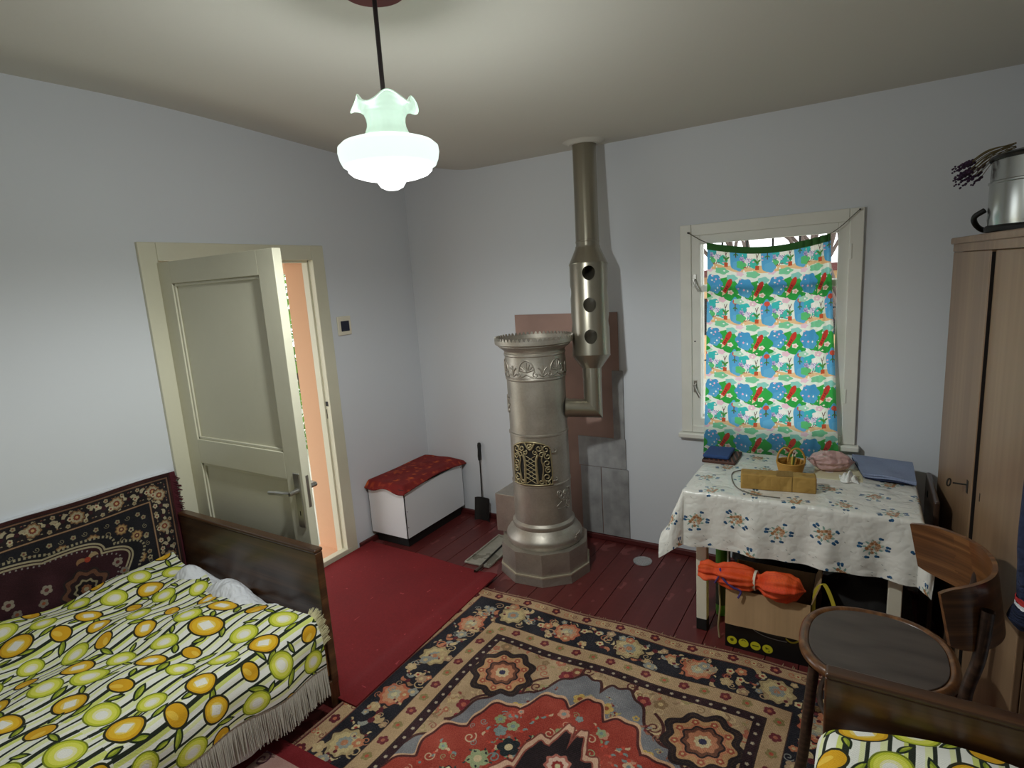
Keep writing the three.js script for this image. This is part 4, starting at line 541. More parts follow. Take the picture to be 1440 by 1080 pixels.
// ---------------------------------------------------------------- chest, shovel, tray
{ const c = thing('wood_chest', 'white storage chest with red cloth lid in the corner', 'chest'); const x0 = 0.012, x1 = 0.335, z0 = 0.03, z1 = 0.665, h = 0.40;
  mesh('plinth', rbox(x0 + 0.02, x1 - 0.025, 0.001, 0.075, z0 + 0.02, z1 - 0.03, 0.002), M.black, c); mesh('body', rbox(x0, x1, 0.07, h, z0, z1, 0.002), M.dark, c);
  mesh('panel', rbox(x1 - 0.001, x1 + 0.003, 0.075, h - 0.004, z0 + 0.006, z1 - 0.006, 0.001), M.white, c); mesh('panel', rbox(x0 + 0.006, x1 - 0.004, 0.075, h - 0.004, z1 - 0.001, z1 + 0.003, 0.001), M.white, c);
  for (const [y, z] of [[0.15, z1 - 0.012], [0.26, z1 - 0.012], [0.37, z1 - 0.012], [0.37, z0 + 0.02]]) mesh('nail', rod(V(x1 + 0.002, y, z), V(x1 + 0.005, y, z), 0.003), M.black, c);
  mesh('lid', rbox(x0, x1 + 0.008, h, h + 0.014, z0 - 0.004, z1 + 0.008, 0.004), M.dark, c); base(c);
  const k = thing('chest_cloth', 'worn red cloth draped over the white chest', 'cloth');
  mesh('cloth', surf(40, 60, (u, v) => { const a = (u - .5) * 2, b = (v - .5) * 2, x = lerp(x0 - 0.002, x1 + 0.026, u), z = lerp(z0 - 0.022, z1 + 0.026, v); const eR = sstep(0.86, 1.0, u), eF = sstep(0.93, 1, v), eB = sstep(0.07, 0.0, v); const drop = Math.max(eR * (0.022 + 0.016 * Math.sin(v * 5 + 2.2)), eF * (0.035 + 0.010 * Math.sin(u * 9)), eB * 0.02); return V(x, h + 0.026 + 0.006 * (1 - a * a) + 0.002 * Math.sin(u * 12 + v * 8) - drop, z); }, 0.008, (u, v) => [u * 0.35, v * 0.68]), M.redCloth, k); base(k); }
{ const s = thing('coal_shovel', 'black iron coal shovel leaning against the corner wall', 'shovel'); const tilt = (y) => 0.10 - y * 0.135; const x = 0.53;
  mesh('blade', surf(12, 8, (u, v) => V(x + (u - .5) * 0.125, lerp(0.005, 0.17, v), tilt(lerp(0.005, 0.17, v)) - 0.02 + 0.02 * Math.pow(Math.abs(2 * u - 1), 4)), 0.003), M.iron, s);
  mesh('shaft', tube([V(x, 0.165, tilt(0.165) - 0.004), V(x - 0.008, 0.3, tilt(0.3)), V(x - 0.02, 0.46, tilt(0.46))], 0.005, 16, 8), M.iron, s);
  mesh('grip', lathe([[0, 0], [0.011, 0.003], [0.014, 0.03], [0.012, 0.08], [0.014, 0.11], [0.011, 0.128], [0, 0.132]], 20).applyMatrix4(new THREE.Matrix4().makeRotationFromEuler(new THREE.Euler(-0.135, 0, 0.06))).translate(x - 0.02, 0.44, tilt(0.44)), M.black, s); base(s); }
{ const t = thing('ash_tray', 'flat pale tin tray on the floor beside the stove', 'tray'); mesh('tray', [triUV(rbox(-0.085, 0.085, 0, 0.004, -0.2, 0.2, 0.002)), rbox(-0.09, -0.08, 0, 0.014, -0.2, 0.2, 0.003), rbox(0.08, 0.09, 0, 0.014, -0.2, 0.2, 0.003), rbox(-0.09, 0.09, 0, 0.014, 0.195, 0.205, 0.003), rbox(-0.09, 0.09, 0, 0.014, -0.205, -0.195, 0.003)].map(g => triUV(g)), M.tin, t); t.position.set(0.868, 0.002, 0.455); t.rotation.y = 0.03;
  const p = thing('poker', 'rusty iron fire poker lying across the tin tray', 'poker'); mesh('shaft', tube([V(0.93, 0.024, 0.72), V(0.92, 0.028, 0.60), V(0.905, 0.026, 0.47), V(0.90, 0.03, 0.36)], 0.006, 24, 8), M.iron, p); mesh('grip', tube([V(0.935, 0.026, 0.76), V(0.932, 0.026, 0.68)], 0.010, 8, 8), M.chairDark, p); base(p); }
{ const j = thing('jar_lid', 'clear round plastic lid lying on the red floorboards', 'lid'); mesh('lid', lathe([[0, 0.004], [0.045, 0.004], [0.05, 0.0], [0.055, 0.001], [0.055, 0.007], [0.05, 0.009], [0.04, 0.007], [0, 0.007]], 36, 1.762, 0.001, 0.20), M.jar, j); base(j); }
{ const s = thing('light_switch', 'cream light switch with dark blue rocker beside the door', 'switch'); mesh('plate', rbox(0.001, 0.014, 1.425, 1.545, 0.647, 0.757, 0.006, 3), M.legCream, s); mesh('rocker', rbox(0.013, 0.019, 1.45, 1.515, 0.668, 0.735, 0.003), std({ color: 0x161d33, roughness: 0.3 }), s); base(s); }

// ---------------------------------------------------------------- table and what stands on it
const TT = 0.705;
{ const t = thing('table', 'cream legged kitchen table under the window', 'table'); const x0 = 2.165, x1 = 3.05, z0 = 0.115, z1 = 0.755;
  mesh('tabletop', rbox(x0, x1, TT - 0.022, TT, z0, z1, 0.004), M.legCream, t);
  mesh('apron', [rbox(x0 + 0.05, x1 - 0.05, TT - 0.12, TT - 0.022, z0 + 0.055, z0 + 0.075, 0.002), rbox(x0 + 0.05, x1 - 0.05, TT - 0.12, TT - 0.022, z1 - 0.075, z1 - 0.055, 0.002), rbox(x0 + 0.055, x0 + 0.075, TT - 0.12, TT - 0.022, z0 + 0.05, z1 - 0.05, 0.002), rbox(x1 - 0.075, x1 - 0.055, TT - 0.12, TT - 0.022, z0 + 0.05, z1 - 0.05, 0.002)], M.legCream, t);
  for (const x of [x0 + 0.065, x1 - 0.065]) for (const z of [z0 + 0.065, z1 - 0.055]) { const l = mesh('leg', rbox(x - 0.024, x + 0.024, 0.055, TT - 0.02, z - 0.024, z + 0.024, 0.004), M.legCream, t); mesh('foot_cap', rbox(x - 0.025, x + 0.025, 0.0, 0.06, z - 0.025, z + 0.025, 0.004), M.black, l); }
  base(t);
  const c = thing('tablecloth', 'white flowered oilcloth hanging over the table', 'tablecloth'); const oL = 0.20, oR = 0.14, oF = 0.275, oB = 0.005;
  const f = (u, v) => { const s = -oL + (x1 - x0 + oL + oR) * u, q = -oB + (z1 - z0 + oB + oF) * v, W = x1 - x0, Dp = z1 - z0; 
    const ox = s < 0 ? s : s > W ? s - W : 0, oz = q > Dp ? q - Dp : q < 0 ? q : 0, r = Math.hypot(ox, oz); let x = x0 + clamp(s, 0, W), z = z0 + clamp(q, 0, Dp), y = TT + 0.004 + 0.0012 * Math.sin(s * 31) * Math.sin(q * 27);
    if (r > 0) { const a = Math.atan2(Math.abs(oz), Math.abs(ox)), k = Math.sin(2 * a), rr = 0.014, e = Math.min(r, rr * PI / 2), th = e / rr; const out = rr * Math.sin(th) * 0.8 + Math.max(0, r - e) * (0.05 + 0.34 * k + (ox < 0 ? 0.10 * Math.cos(a) : 0)) + (oz > 0 ? 0.010 * Math.sin(s * 22 + 1) * sstep(0, 0.2, r) + 0.006 * Math.sin(s * 47) * sstep(0, 0.2, r) : 0.012 * Math.sin(q * 20) * sstep(0, 0.15, r)); const dx = ox ? Math.sign(ox) * Math.cos(a) : 0, dz = oz ? Math.sign(oz) * Math.sin(a) : 0;
      x += dx * out; z += dz * out; y -= rr * (1 - Math.cos(th)) + Math.max(0, r - e) * (1 - 0.05 - 0.06 * k); }
    return V(x, y, z); };
  mesh('cloth', surf(130, 100, f, 0.0025, (u, v) => [u * 1.22, -v * 0.92]), M.oil, c); base(c); }
const TY = TT + 0.0055;
{ const t = thing('wallet', 'dark brown patterned wallet lying under the blue pouch', 'wallet'); mesh('cover', rbox(2.145, 2.31, TY, TY + 0.018, 0.15, 0.35, 0.006), std({ map: ctex(128, 128, (c, W, H) => { c.fillStyle = '#33211c'; c.fillRect(0, 0, W, H); c.strokeStyle = '#7a4a3a'; c.lineWidth = 6; for (let k = 0; k < 9; k++) { c.beginPath(); c.moveTo(k * 18 - 20, 0); c.lineTo(k * 18 + 30, H); c.stroke(); } }), roughness: 0.6 }), t); base(t);
  const b = thing('pouch', 'flat blue fabric pouch on top of the brown wallet', 'pouch'); mesh('pouch', rbox(2.145, 2.275, TY + 0.0185, TY + 0.04, 0.16, 0.33, 0.010, 3), M.blueBag, b); base(b); }
{ const p = thing('parcel', 'long ochre brown paper parcel on the front of the table', 'parcel'); mesh('wrapping', triUV(rbox(-0.152, 0.152, 0, 0.072, -0.038, 0.038, 0.007, 3), true), M.parcel, p); mesh('paper_fold', [rbox(-0.005, 0.06, 0.0715, 0.0735, -0.037, 0.037, 0.0008), rbox(0.055, 0.058, 0.004, 0.07, 0.0375, 0.0392, 0.0006)], M.parcel, p); p.position.set(2.535, TY, 0.60); p.rotation.y = 0.14; }
{ const b = thing('basket', 'small woven basket with twin hoop handles on the table', 'basket'); const x = 2.565, z = 0.385, G = [], N = 11;
  for (let k = 0; k < N; k++) { const y = 0.005 + k * 0.0058, r = 0.046 + 0.016 * k / N; G.push(tube([...Array(28)].map((_, i) => { const t = i / 28 * 2 * PI; return V(x + (r + 0.002 * Math.sin(i * PI + k * PI)) * Math.cos(t), TY + y, z + (r + 0.002 * Math.sin(i * PI + k * PI)) * Math.sin(t)); }), 0.0036, 56, 6, true)); }
  mesh('weave', G, M.wicker, b); mesh('bottom', cyl(0.046, 0.046, 0.006, x, TY, z, 24), M.wicker, b);
  for (const [dx, dz, ry] of [[-0.022, 0, 0.25], [0.025, 0.0, 0.2]]) mesh('handle', tube([...Array(13)].map((_, i) => { const t = PI * i / 12; return V(x + dx + Math.cos(t) * 0.036 * Math.cos(ry), TY + 0.064 + 0.066 * Math.sin(t), z + dz - Math.cos(t) * 0.036 * Math.sin(ry)); }), 0.0045, 30, 7), M.wicker, b);
  base(b); const r = rng(9);
  for (const [c, n, l] of [[0xd8c85a, 'pencil', 'yellow pencil sticking up in the small basket'], [0x2a2a2a, 'pen', 'dark pen sticking up in the small basket'], [0x4f6a3a, 'pencil', 'green pencil leaning in the small basket']]) { const t = thing(n, l, n); const a = r() * 6; mesh('shaft', rod(V(x + 0.01 * Math.cos(a), TY + 0.012, z + 0.01 * Math.sin(a)), V(x + 0.03 * Math.cos(a), TY + 0.10, z + 0.03 * Math.sin(a)), 0.0042, 0.0042, 8), std({ color: c, roughness: 0.5 }), t); mesh('tip', rod(V(x + 0.03 * Math.cos(a), TY + 0.10, z + 0.03 * Math.sin(a)), V(x + 0.0335 * Math.cos(a), TY + 0.115, z + 0.0335 * Math.sin(a)), 0.004, 0.0008, 8), M.legCream, t); base(t); } }
function lump(name, parent, mat, L, prof, nu, nv, ridge, seed, flatten = 1) { const r = rng(seed), ph = [r() * 6, r() * 6, r() * 6]; // a soft bag laid along x
  return mesh(name, surf(nu, nv, (u, v) => { const t = v * 2 * PI, n = prof.length - 1, q = u * n, i = Math.min(Math.floor(q), n - 1), f = sstep(0, 1, q - i), R = lerp(prof[i], prof[i + 1], f) * (1 + ridge * Math.sin(t * 5 + ph[0] + u * 4) + ridge * 0.8 * Math.sin(t * 9 + ph[1] - u * 7) + ridge * 0.6 * Math.sin(t * 3 + u * 11 + ph[2])); return V((u - .5) * L, R * Math.sin(t) * flatten, R * Math.cos(t)); }, 0, (u, v) => [u * L, v * 0.4]), mat, parent); }
{ const p = thing('plastic_bag', 'crumpled pink translucent plastic bag beside the basket', 'bag'); const m = lump('bag', p, M.pinkBag, 0.20, [0.004, 0.035, 0.052, 0.056, 0.05, 0.036, 0.004], 60, 60, 0.07, 5, 0.85); m.geometry.translate(0, 0.046, 0); p.position.set(2.725, TY + 0.003, 0.265); p.rotation.y = 0.1;
  const c = thing('wrapped_sweet', 'small red wrapped packet showing inside the pink bag', 'packet'); const k = lump('wrapper', c, std({ color: 0xc06058, roughness: 0.6 }), 0.06, [0.003, 0.016, 0.018, 0.015, 0.003], 24, 24, 0.06, 8); k.geometry.translate(0, 0.018, 0); c.position.set(2.735, TY + 0.022, 0.27); }
{ const p = thing('paper_sheet', 'cream sheet of paper lying under the pink bag', 'paper'); mesh('sheet', rbox(2.66, 2.86, TY, TY + 0.002, 0.22, 0.395, 0.0008), std({ color: 0xd8cfae, roughness: 0.85 }), p); base(p);
  const w = thing('paper_bag', 'crumpled white plastic bag between pink bag and blue cloth', 'bag'); mesh('bag', surf(40, 30, (u, v) => V(lerp(2.765, 2.835, u) + 0.01 * v, TY + 0.004 + 0.028 * Math.sin(PI * u) * Math.sin(PI * v) * (1 + 0.4 * Math.sin(u * 19 + v * 8)) , lerp(0.335, 0.425, v) + 0.008 * Math.sin(u * 7)), 0.003, (u, v) => [u * .2, v * .2]), phy({ color: 0xeeeeea, roughness: 0.4, bumpMap: crumple, bumpScale: 0.01 }), w); base(w); }
{ const b = thing('folded_cloth', 'grey blue folded towel on the right end of the table', 'cloth'); for (let k = 0; k < 3; k++) mesh('fold_layer', surf(30, 30, (u, v) => V(lerp(2.86 - 0.0 * k, 3.055, u) - 0.05 * (1 - u) * (1 - v), TY + 0.010 + k * 0.0085 + 0.004 * Math.sin(u * 6 + k) * Math.sin(v * 5), lerp(0.125, 0.395 + 0.004 * k, v) - 0.05 * (1 - u)), 0.008, (u, v) => [u * .22, v * .27]), k ? M.blueCloth : M.navy, b); base(b); }
{ const c = thing('cable', 'thin grey cable looped on the tablecloth behind the parcel', 'cable'); mesh('wire', tube([V(2.44, TY + 0.0045, 0.42), V(2.38, TY + 0.0045, 0.40), V(2.325, TY + 0.0045, 0.45), V(2.335, TY + 0.0045, 0.56), V(2.39, TY + 0.0045, 0.68), V(2.47, TY + 0.0045, 0.72), V(2.56, TY + 0.0045, 0.72)], 0.0026, 60, 6), M.string, c); base(c); }

// ---------------------------------------------------------------- under the table
{ const b = thing('box', 'black printed cardboard box with folded down flap under the table', 'box'); const x0 = 2.352, x1 = 2.695, z0 = 0.50, z1 = 0.795, h = 0.285, t = 0.005;
  const pr = ctex(512, 420, (c, W, H) => { c.fillStyle = '#0e0e0e'; c.fillRect(0, 0, W, H); const y = H - 52; for (let k = 0; k < 4; k++) { const x = 44 + k * 74; c.fillStyle = '#d2c92a'; c.beginPath(); c.ellipse(x, y, 32, 30, 0, 0, 7); c.fill(); c.fillStyle = '#5a5a14'; c.strokeStyle = '#4a4a10'; c.lineWidth = 5; if (k === 0) { c.beginPath(); c.arc(x, y - 4, 11, 0, 7); c.fill(); c.fillRect(x - 9, y - 14, 18, 6); } if (k === 1) { c.beginPath(); c.arc(x, y - 10, 12, 3.3, 6.1); c.stroke(); } if (k === 2) { c.fillRect(x - 20, y - 4, 40, 8); } if (k === 3) { c.beginPath(); c.moveTo(x - 13, y - 12); c.lineTo(x + 13, y - 2); c.lineTo(x - 11, y + 6); c.fill(); c.fillRect(x + 6, y + 8, 6, 12); } }
    c.strokeStyle = '#8f9296'; c.lineWidth = 6; c.beginPath(); c.moveTo(150, 222); c.quadraticCurveTo(200, 300, 380, 284); c.stroke(); c.strokeStyle = '#c9bd3a'; c.lineWidth = 11; c.beginPath(); c.moveTo(372, 258); c.quadraticCurveTo(410, 304, 452, 250); c.stroke(); c.strokeStyle = '#2c2f33'; c.lineWidth = 26; c.beginPath(); c.moveTo(180, 226); c.quadraticCurveTo(240, 268, 370, 252); c.stroke(); });
  const front = fix(new THREE.PlaneGeometry(x1 - x0, h).translate((x0 + x1) / 2, h / 2, z1 + 0.0003)); mesh('printed_face', front, std({ map: pr, roughness: 0.45 }), b, 'black print with four yellow discs');
  mesh('wall', box(x0, x1, 0, h, z1 - t, z1), M.black, b); mesh('wall', box(x0, x1, 0, h, z0, z0 + t), M.cardboard, b); mesh('wall', box(x0, x0 + t, 0, h, z0, z1), M.yellow, b); mesh('wall', box(x1 - t, x1, 0, h, z0, z1), M.black, b); mesh('bottom', box(x0, x1, 0, t, z0, z1), M.cardboard, b);
  mesh('flap', [triUV(surf(24, 8, (u, v) => V(lerp(x0 + 0.004, x1 - 0.002, u), lerp(h + 0.006, 0.13, v), z1 + 0.004 + 0.02 * v + 0.002 * Math.sin(u * 14)), 0.004))], M.cardboard, b);
  mesh('flap', [triUV(surf(8, 8, (u, v) => V(x1 + 0.002 + 0.03 * v, lerp(h, h + 0.09, v), lerp(z1 - 0.01, z0 + 0.02, u)), 0.004))], M.cardboard, b); base(b); }
{ const o = thing('net_bag', 'bright orange net sack tied in the middle on the black box', 'sack'); const m = lump('net', o, M.orange, 0.44, [0.035, 0.05, 0.040, 0.055, 0.062, 0.058, 0.052, 0.034, 0.058, 0.066, 0.062, 0.046, 0.004], 150, 120, 0.11, 3, 0.85); const tie = mesh('tie', mitre([V(0.018, 0.0, 0), V(0.028, 0.0, 0)], [0.043, 0.043], 24), std({ color: 0xd9cdb8, roughness: 0.8 }), o);
  mesh('drawcord', [tube([V(-0.12, 0.04, 0.035), V(-0.10, 0.0, 0.052), V(-0.06, -0.03, 0.05), V(-0.03, -0.045, 0.042), V(-0.04, -0.075, 0.05)], 0.005, 30, 6), tube([V(-0.11, 0.03, 0.045), V(-0.13, -0.01, 0.05), V(-0.14, -0.03, 0.046)], 0.004, 16, 6)], M.purpleCord, o); o.position.set(2.455, 0.346, 0.785); o.rotation.y = -0.08; o.rotation.z = 0.02; }
{ const d = thing('rubbish_bag', 'dark stuffed bag behind the orange sack under the table', 'bag'); const m = lump('bag', d, M.dark, 0.42, [0.02, 0.14, 0.19, 0.2, 0.17, 0.12, 0.02], 60, 50, 0.06, 21, 1.05); m.geometry.translate(0, 0.2, 0); d.position.set(2.50, 0.0, 0.29);
  const e = thing('rubbish_bag', 'dark bag slumped under the table beside the right leg', 'bag'); const n = lump('bag', e, M.dark, 0.30, [0.02, 0.14, 0.17, 0.16, 0.12, 0.02], 50, 50, 0.07, 31, 1.2); n.geometry.translate(0, 0.2, 0); e.position.set(2.89, 0, 0.54); e.rotation.y = PI / 2;
  const s = thing('strap', 'yellow webbing strap looped beside the box under the table', 'strap'); mesh('webbing', surf(30, 3, (u, v) => { const c = new THREE.CatmullRomCurve3([V(2.70, 0.24, 0.77), V(2.712, 0.36, 0.775), V(2.735, 0.385, 0.775), V(2.765, 0.33, 0.775), V(2.79, 0.22, 0.775), V(2.80, 0.0, 0.775)]).getPoint(u); return V(c.x + (v - .5) * 0.014, c.y + (v - .5) * 0.006, c.z); }, 0.002), M.yellow, s); base(s); }
{ const b = thing('bottle', 'green bottle standing behind the front left table leg', 'bottle'); mesh('body', lathe([[0, 0], [0.024, 0.002], [0.026, 0.02], [0.026, 0.36], [0.02, 0.42], [0.012, 0.47], [0.011, 0.52], [0, 0.52]], 28, 2.285, 0.001, 0.55), M.green, b); mesh('label_band', cyl(0.0266, 0.0266, 0.22, 2.285, 0.06, 0.55, 28), std({ color: 0x2a3524, roughness: 0.5 }), b); mesh('cap', cyl(0.013, 0.013, 0.02, 2.285, 0.518, 0.55, 16), M.yellow, b); base(b);
  const c = thing('cord', 'pale cord end hanging beside the black box', 'cord'); mesh('cord', tube([V(2.318, 0.34, 0.745), V(2.316, 0.26, 0.748), V(2.32, 0.16, 0.75), V(2.312, 0.06, 0.75), V(2.318, 0.004, 0.752)], 0.004, 24, 6), std({ color: 0x9a8a6a, roughness: 0.9 }), c); base(c); }
{ const d = thing('serving_board', 'dark board standing between the table and the wardrobe', 'board'); mesh('board', rbox(3.105, 3.125, 0.0, 0.72, 0.17, 0.56, 0.008), M.chairDark, d); mesh('grip_hole', rod(V(3.103, 0.66, 0.30), V(3.127, 0.66, 0.30), 0.016), M.black, d); base(d); }

// ---------------------------------------------------------------- chair
{ const c = thing('chair', 'dark bentwood chair with round seat and curved back, beside the table', 'chair'); const X = 2.92, Z = 1.265, SY = 0.46;
  // local frame: seat front to -x
  const outline = (s, n = 72) => [...Array(n)].map((_, i) => { const t = i / n * 2 * PI, e = (v, p) => Math.sign(v) * Math.pow(Math.abs(v), p), cx = Math.cos(t), sz = Math.sin(t); return [X + s * (cx > 0 ? 0.205 * e(cx, 0.8) : 0.225 * e(cx, 0.85)), Z + s * (0.235 - 0.025 * (cx + 1) / 2) * e(sz, 0.8)]; });
  const plate = (s, y0, y1, mat, name, bev) => { const sh = poly(outline(s).map(([a, b]) => [a, -b])); const g = extr(sh, y1 - y0 - 2 * bev, bev); g.rotateX(-PI / 2); g.translate(0, y0 + bev, 0); return mesh(name, triUV(g), mat, c); };
  plate(0.97, SY - 0.03, SY - 0.004, M.chairDark, 'seat_frame', 0.002); plate(0.88, SY - 0.006, SY + 0.001, M.seat, 'seat', 0.002);
  mesh('seat_rim', tube(outline(0.955).map(([a, b]) => V(a, SY - 0.012, b)), 0.0165, 120, 10, true), M.chairWood, c);
  for (const s of [-1, 1]) { mesh('leg', tube([V(X - 0.175, SY - 0.03, Z + s * 0.145), V(X - 0.185, 0.3, Z + s * 0.155), V(X - 0.20, 0.1, Z + s * 0.17), V(X - 0.215, 0.0145, Z + s * 0.18)], 0.0165, 20, 12), M.chairDark, c);
    mesh('rear_post', tube([V(X + 0.27, 0.0, Z + s * 0.20), V(X + 0.235, 0.2, Z + s * 0.185), V(X + 0.2, SY, Z + s * 0.17), V(X + (s > 0 ? 0.224 : 0.245), 0.60, Z + s * 0.165), V(X + (s > 0 ? 0.236 : 0.262), 0.74, Z + s * 0.155)], 0.0165, 32, 12), M.chairDark, c); }
  mesh('brace', tube(outline(0.72, 40).map(([a, b]) => V(a, 0.24, b)), 0.009, 80, 8, true), M.chairDark, c);
  const C3 = new THREE.CatmullRomCurve3([V(3.015, 0, 0.99), V(3.10, 0, 1.045), V(3.175, 0, 1.135), V(3.198, 0, 1.24), V(3.18, 0, 1.34), V(3.125, 0, 1.415), V(3.055, 0, 1.455)]);
  mesh('backrest', triUV(surf(60, 10, (u, v) => { const p = C3.getPoint(u), y = lerp(0.615, 0.805, v), e = 0.02 * Math.pow(Math.abs(2 * u - 1), 6); return V(p.x + (.5 - v) * 0.03, y + (v > .5 ? -e : e) * Math.abs(2 * v - 1), p.z); }, 0.012), true), M.chairWood, c); base(c); }

// ---------------------------------------------------------------- wardrobe
{ const w = thing('wardrobe', 'tall light brown veneered wardrobe with key in the left door', 'wardrobe'); // local: front plane z=0 facing +z, x runs along the front away from the back wall
  const W = 0.98, Dp = 0.54, H = 1.735; const wm = M.wardrobe;
  mesh('carcass', [triUV(box(0, 0.02, 0.06, H, -Dp, -0.02)), triUV(box(W - 0.02, W, 0.06, H, -Dp, -0.02)), triUV(box(0, W, H - 0.02, H, -Dp, -0.02)), triUV(box(0, W, 0.06, 0.09, -Dp, -0.02)), triUV(box(0, W, 0.06, H, -Dp, -Dp + 0.01))], wm, w);
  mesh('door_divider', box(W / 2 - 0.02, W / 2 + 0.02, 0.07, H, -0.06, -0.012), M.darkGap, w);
  mesh('cornice', [triUV(rbox(-0.006, W + 0.01, H - 0.004, H + 0.022, -Dp, 0.022, 0.006)), triUV(rbox(-0.0, W, H - 0.035, H - 0.002, -0.04, 0.013, 0.004))], wm, w);
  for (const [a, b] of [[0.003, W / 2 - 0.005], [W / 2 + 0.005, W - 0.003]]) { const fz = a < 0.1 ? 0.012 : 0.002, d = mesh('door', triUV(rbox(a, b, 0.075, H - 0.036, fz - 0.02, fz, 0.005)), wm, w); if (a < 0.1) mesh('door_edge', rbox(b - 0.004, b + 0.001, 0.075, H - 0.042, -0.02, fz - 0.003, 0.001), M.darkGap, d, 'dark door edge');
    if (a < 0.1) { const kx = b - 0.05; mesh('escutcheon', rbox(kx - 0.009, kx + 0.009, 0.81, 0.86, 0.012, 0.014, 0.001), M.iron, d); mesh('key', [rod(V(kx, 0.842, 0.01), V(kx - 0.012, 0.842, 0.055), 0.003), tube([...Array(14)].map((_, i) => V(kx - 0.016 + 0.010 * Math.cos(i / 14 * 2 * PI), 0.842 + 0.014 * Math.sin(i / 14 * 2 * PI), 0.066 + 0.008 * Math.cos(i / 14 * 2 * PI))), 0.0028, 28, 6, true)], M.iron, d); }
    else mesh('keyhole', rbox(a + 0.045, a + 0.052, 0.82, 0.85, 0.0015, 0.0032, 0.0005), M.black, d); }
  for (const x of [0.04, W - 0.04]) for (const z of [-0.05, -Dp + 0.05]) mesh('foot', cyl(0.025, 0.02, 0.062, x, 0, z, 16), M.chairDark, w);
  const ang = 0.115, dx = Math.sin(ang), dz = Math.cos(ang); w.position.set(3.153, 0, 0.235); w.rotation.y = -PI / 2 + ang;   // local +x -> (dx,0,dz)
  w.updateMatrixWorld(); }
// pot and lavender on the wardrobe
{ const p = thing('cooking_pot', 'big steel pot with black handle on top of the wardrobe', 'pot'); const x = 3.39, z = 0.445, y = 1.7575, R = 0.175;
  mesh('body', lathe([[0, 0.0], [R - 0.02, 0.0], [R - 0.004, 0.01], [R - 0.002, 0.04], [R, 0.05], [R, 0.175], [R + 0.004, 0.178], [R + 0.004, 0.184], [R - 0.001, 0.187], [R - 0.002, 0.262], [R - 0.006, 0.262], [0, 0.262]], 72, x, y, z), M.steel, p);
  mesh('base_band', lathe([[R - 0.006, 0.006], [R + 0.006, 0.008], [R + 0.008, 0.022], [R + 0.002, 0.03], [R - 0.004, 0.03]], 72, x, y, z), M.black, p);
  mesh('lid', lathe([[R + 0.004, 0.258], [R + 0.007, 0.266], [R + 0.002, 0.274], [R * 0.8, 0.285], [R * 0.3, 0.30], [0, 0.302]], 72, x, y, z), std({ color: 0x2d2c2a, metalness: 0.6, roughness: 0.35 }), p);
  mesh('knob', lathe([[0, 0], [0.012, 0], [0.01, 0.012], [0.022, 0.02], [0.02, 0.03], [0, 0.034]], 24, x, y + 0.3, z), M.black, p);
  const h = Math.atan2(-0.45, -1), hx = x + R * Math.cos(h), hz = z + R * Math.sin(h), tx = -Math.sin(h), tz = Math.cos(h), ox = Math.cos(h), oz = Math.sin(h);
  mesh('handle', tube([V(hx - tx * 0.05, y + 0.09, hz - tz * 0.05), V(hx - tx * 0.05 + ox * 0.03, y + 0.07, hz - tz * 0.05 + oz * 0.03), V(hx + ox * 0.04, y + 0.04, hz + oz * 0.04), V(hx + tx * 0.05 + ox * 0.03, y + 0.02, hz + tz * 0.05 + oz * 0.03), V(hx + tx * 0.05, y + 0.015, hz + tz * 0.05)], 0.010, 30, 8), M.black, p); base(p);
  const l = thing('lavender_bunch', 'bunch of dried purple lavender hanging over the edge of the steel pot', 'dried flowers'); const r = rng(44), S = [], F = []; 
  for (let k = 0; k < 16; k++) { const a = -2.75 + (r() - .5) * 0.7, y0 = y + 0.31 + r() * 0.02, L = 0.22 + r() * 0.06; const b = V(x - 0.13 + 0.03 * r(), y0 - 0.012, z - 0.04 + 0.04 * r()), e = V(x + (R + 0.012 + L * 0.2) * Math.cos(a), y0 - 0.045 - r() * 0.055, z + (R + 0.012 + L * 0.2) * Math.sin(a)); S.push(tube([b, b.clone().lerp(e, 0.6).add(V(0, 0.015, 0)), e], 0.0016, 10, 4));
    const d = e.clone().sub(b).normalize(); for (let q = 0; q < 9; q++) { const c = e.clone().add(d.clone().multiplyScalar(q * 0.007)); const g = fix(new THREE.SphereGeometry(0.006 - 0.0003 * q, 6, 5)); g.translate(c.x + (r() - .5) * 0.006, c.y + (r() - .5) * 0.006, c.z + (r() - .5) * 0.006); F.push(g); } }
  mesh('stems', S, M.twig, l); mesh('blossom', F, M.purple, l, 'dark purple blossom'); base(l); }
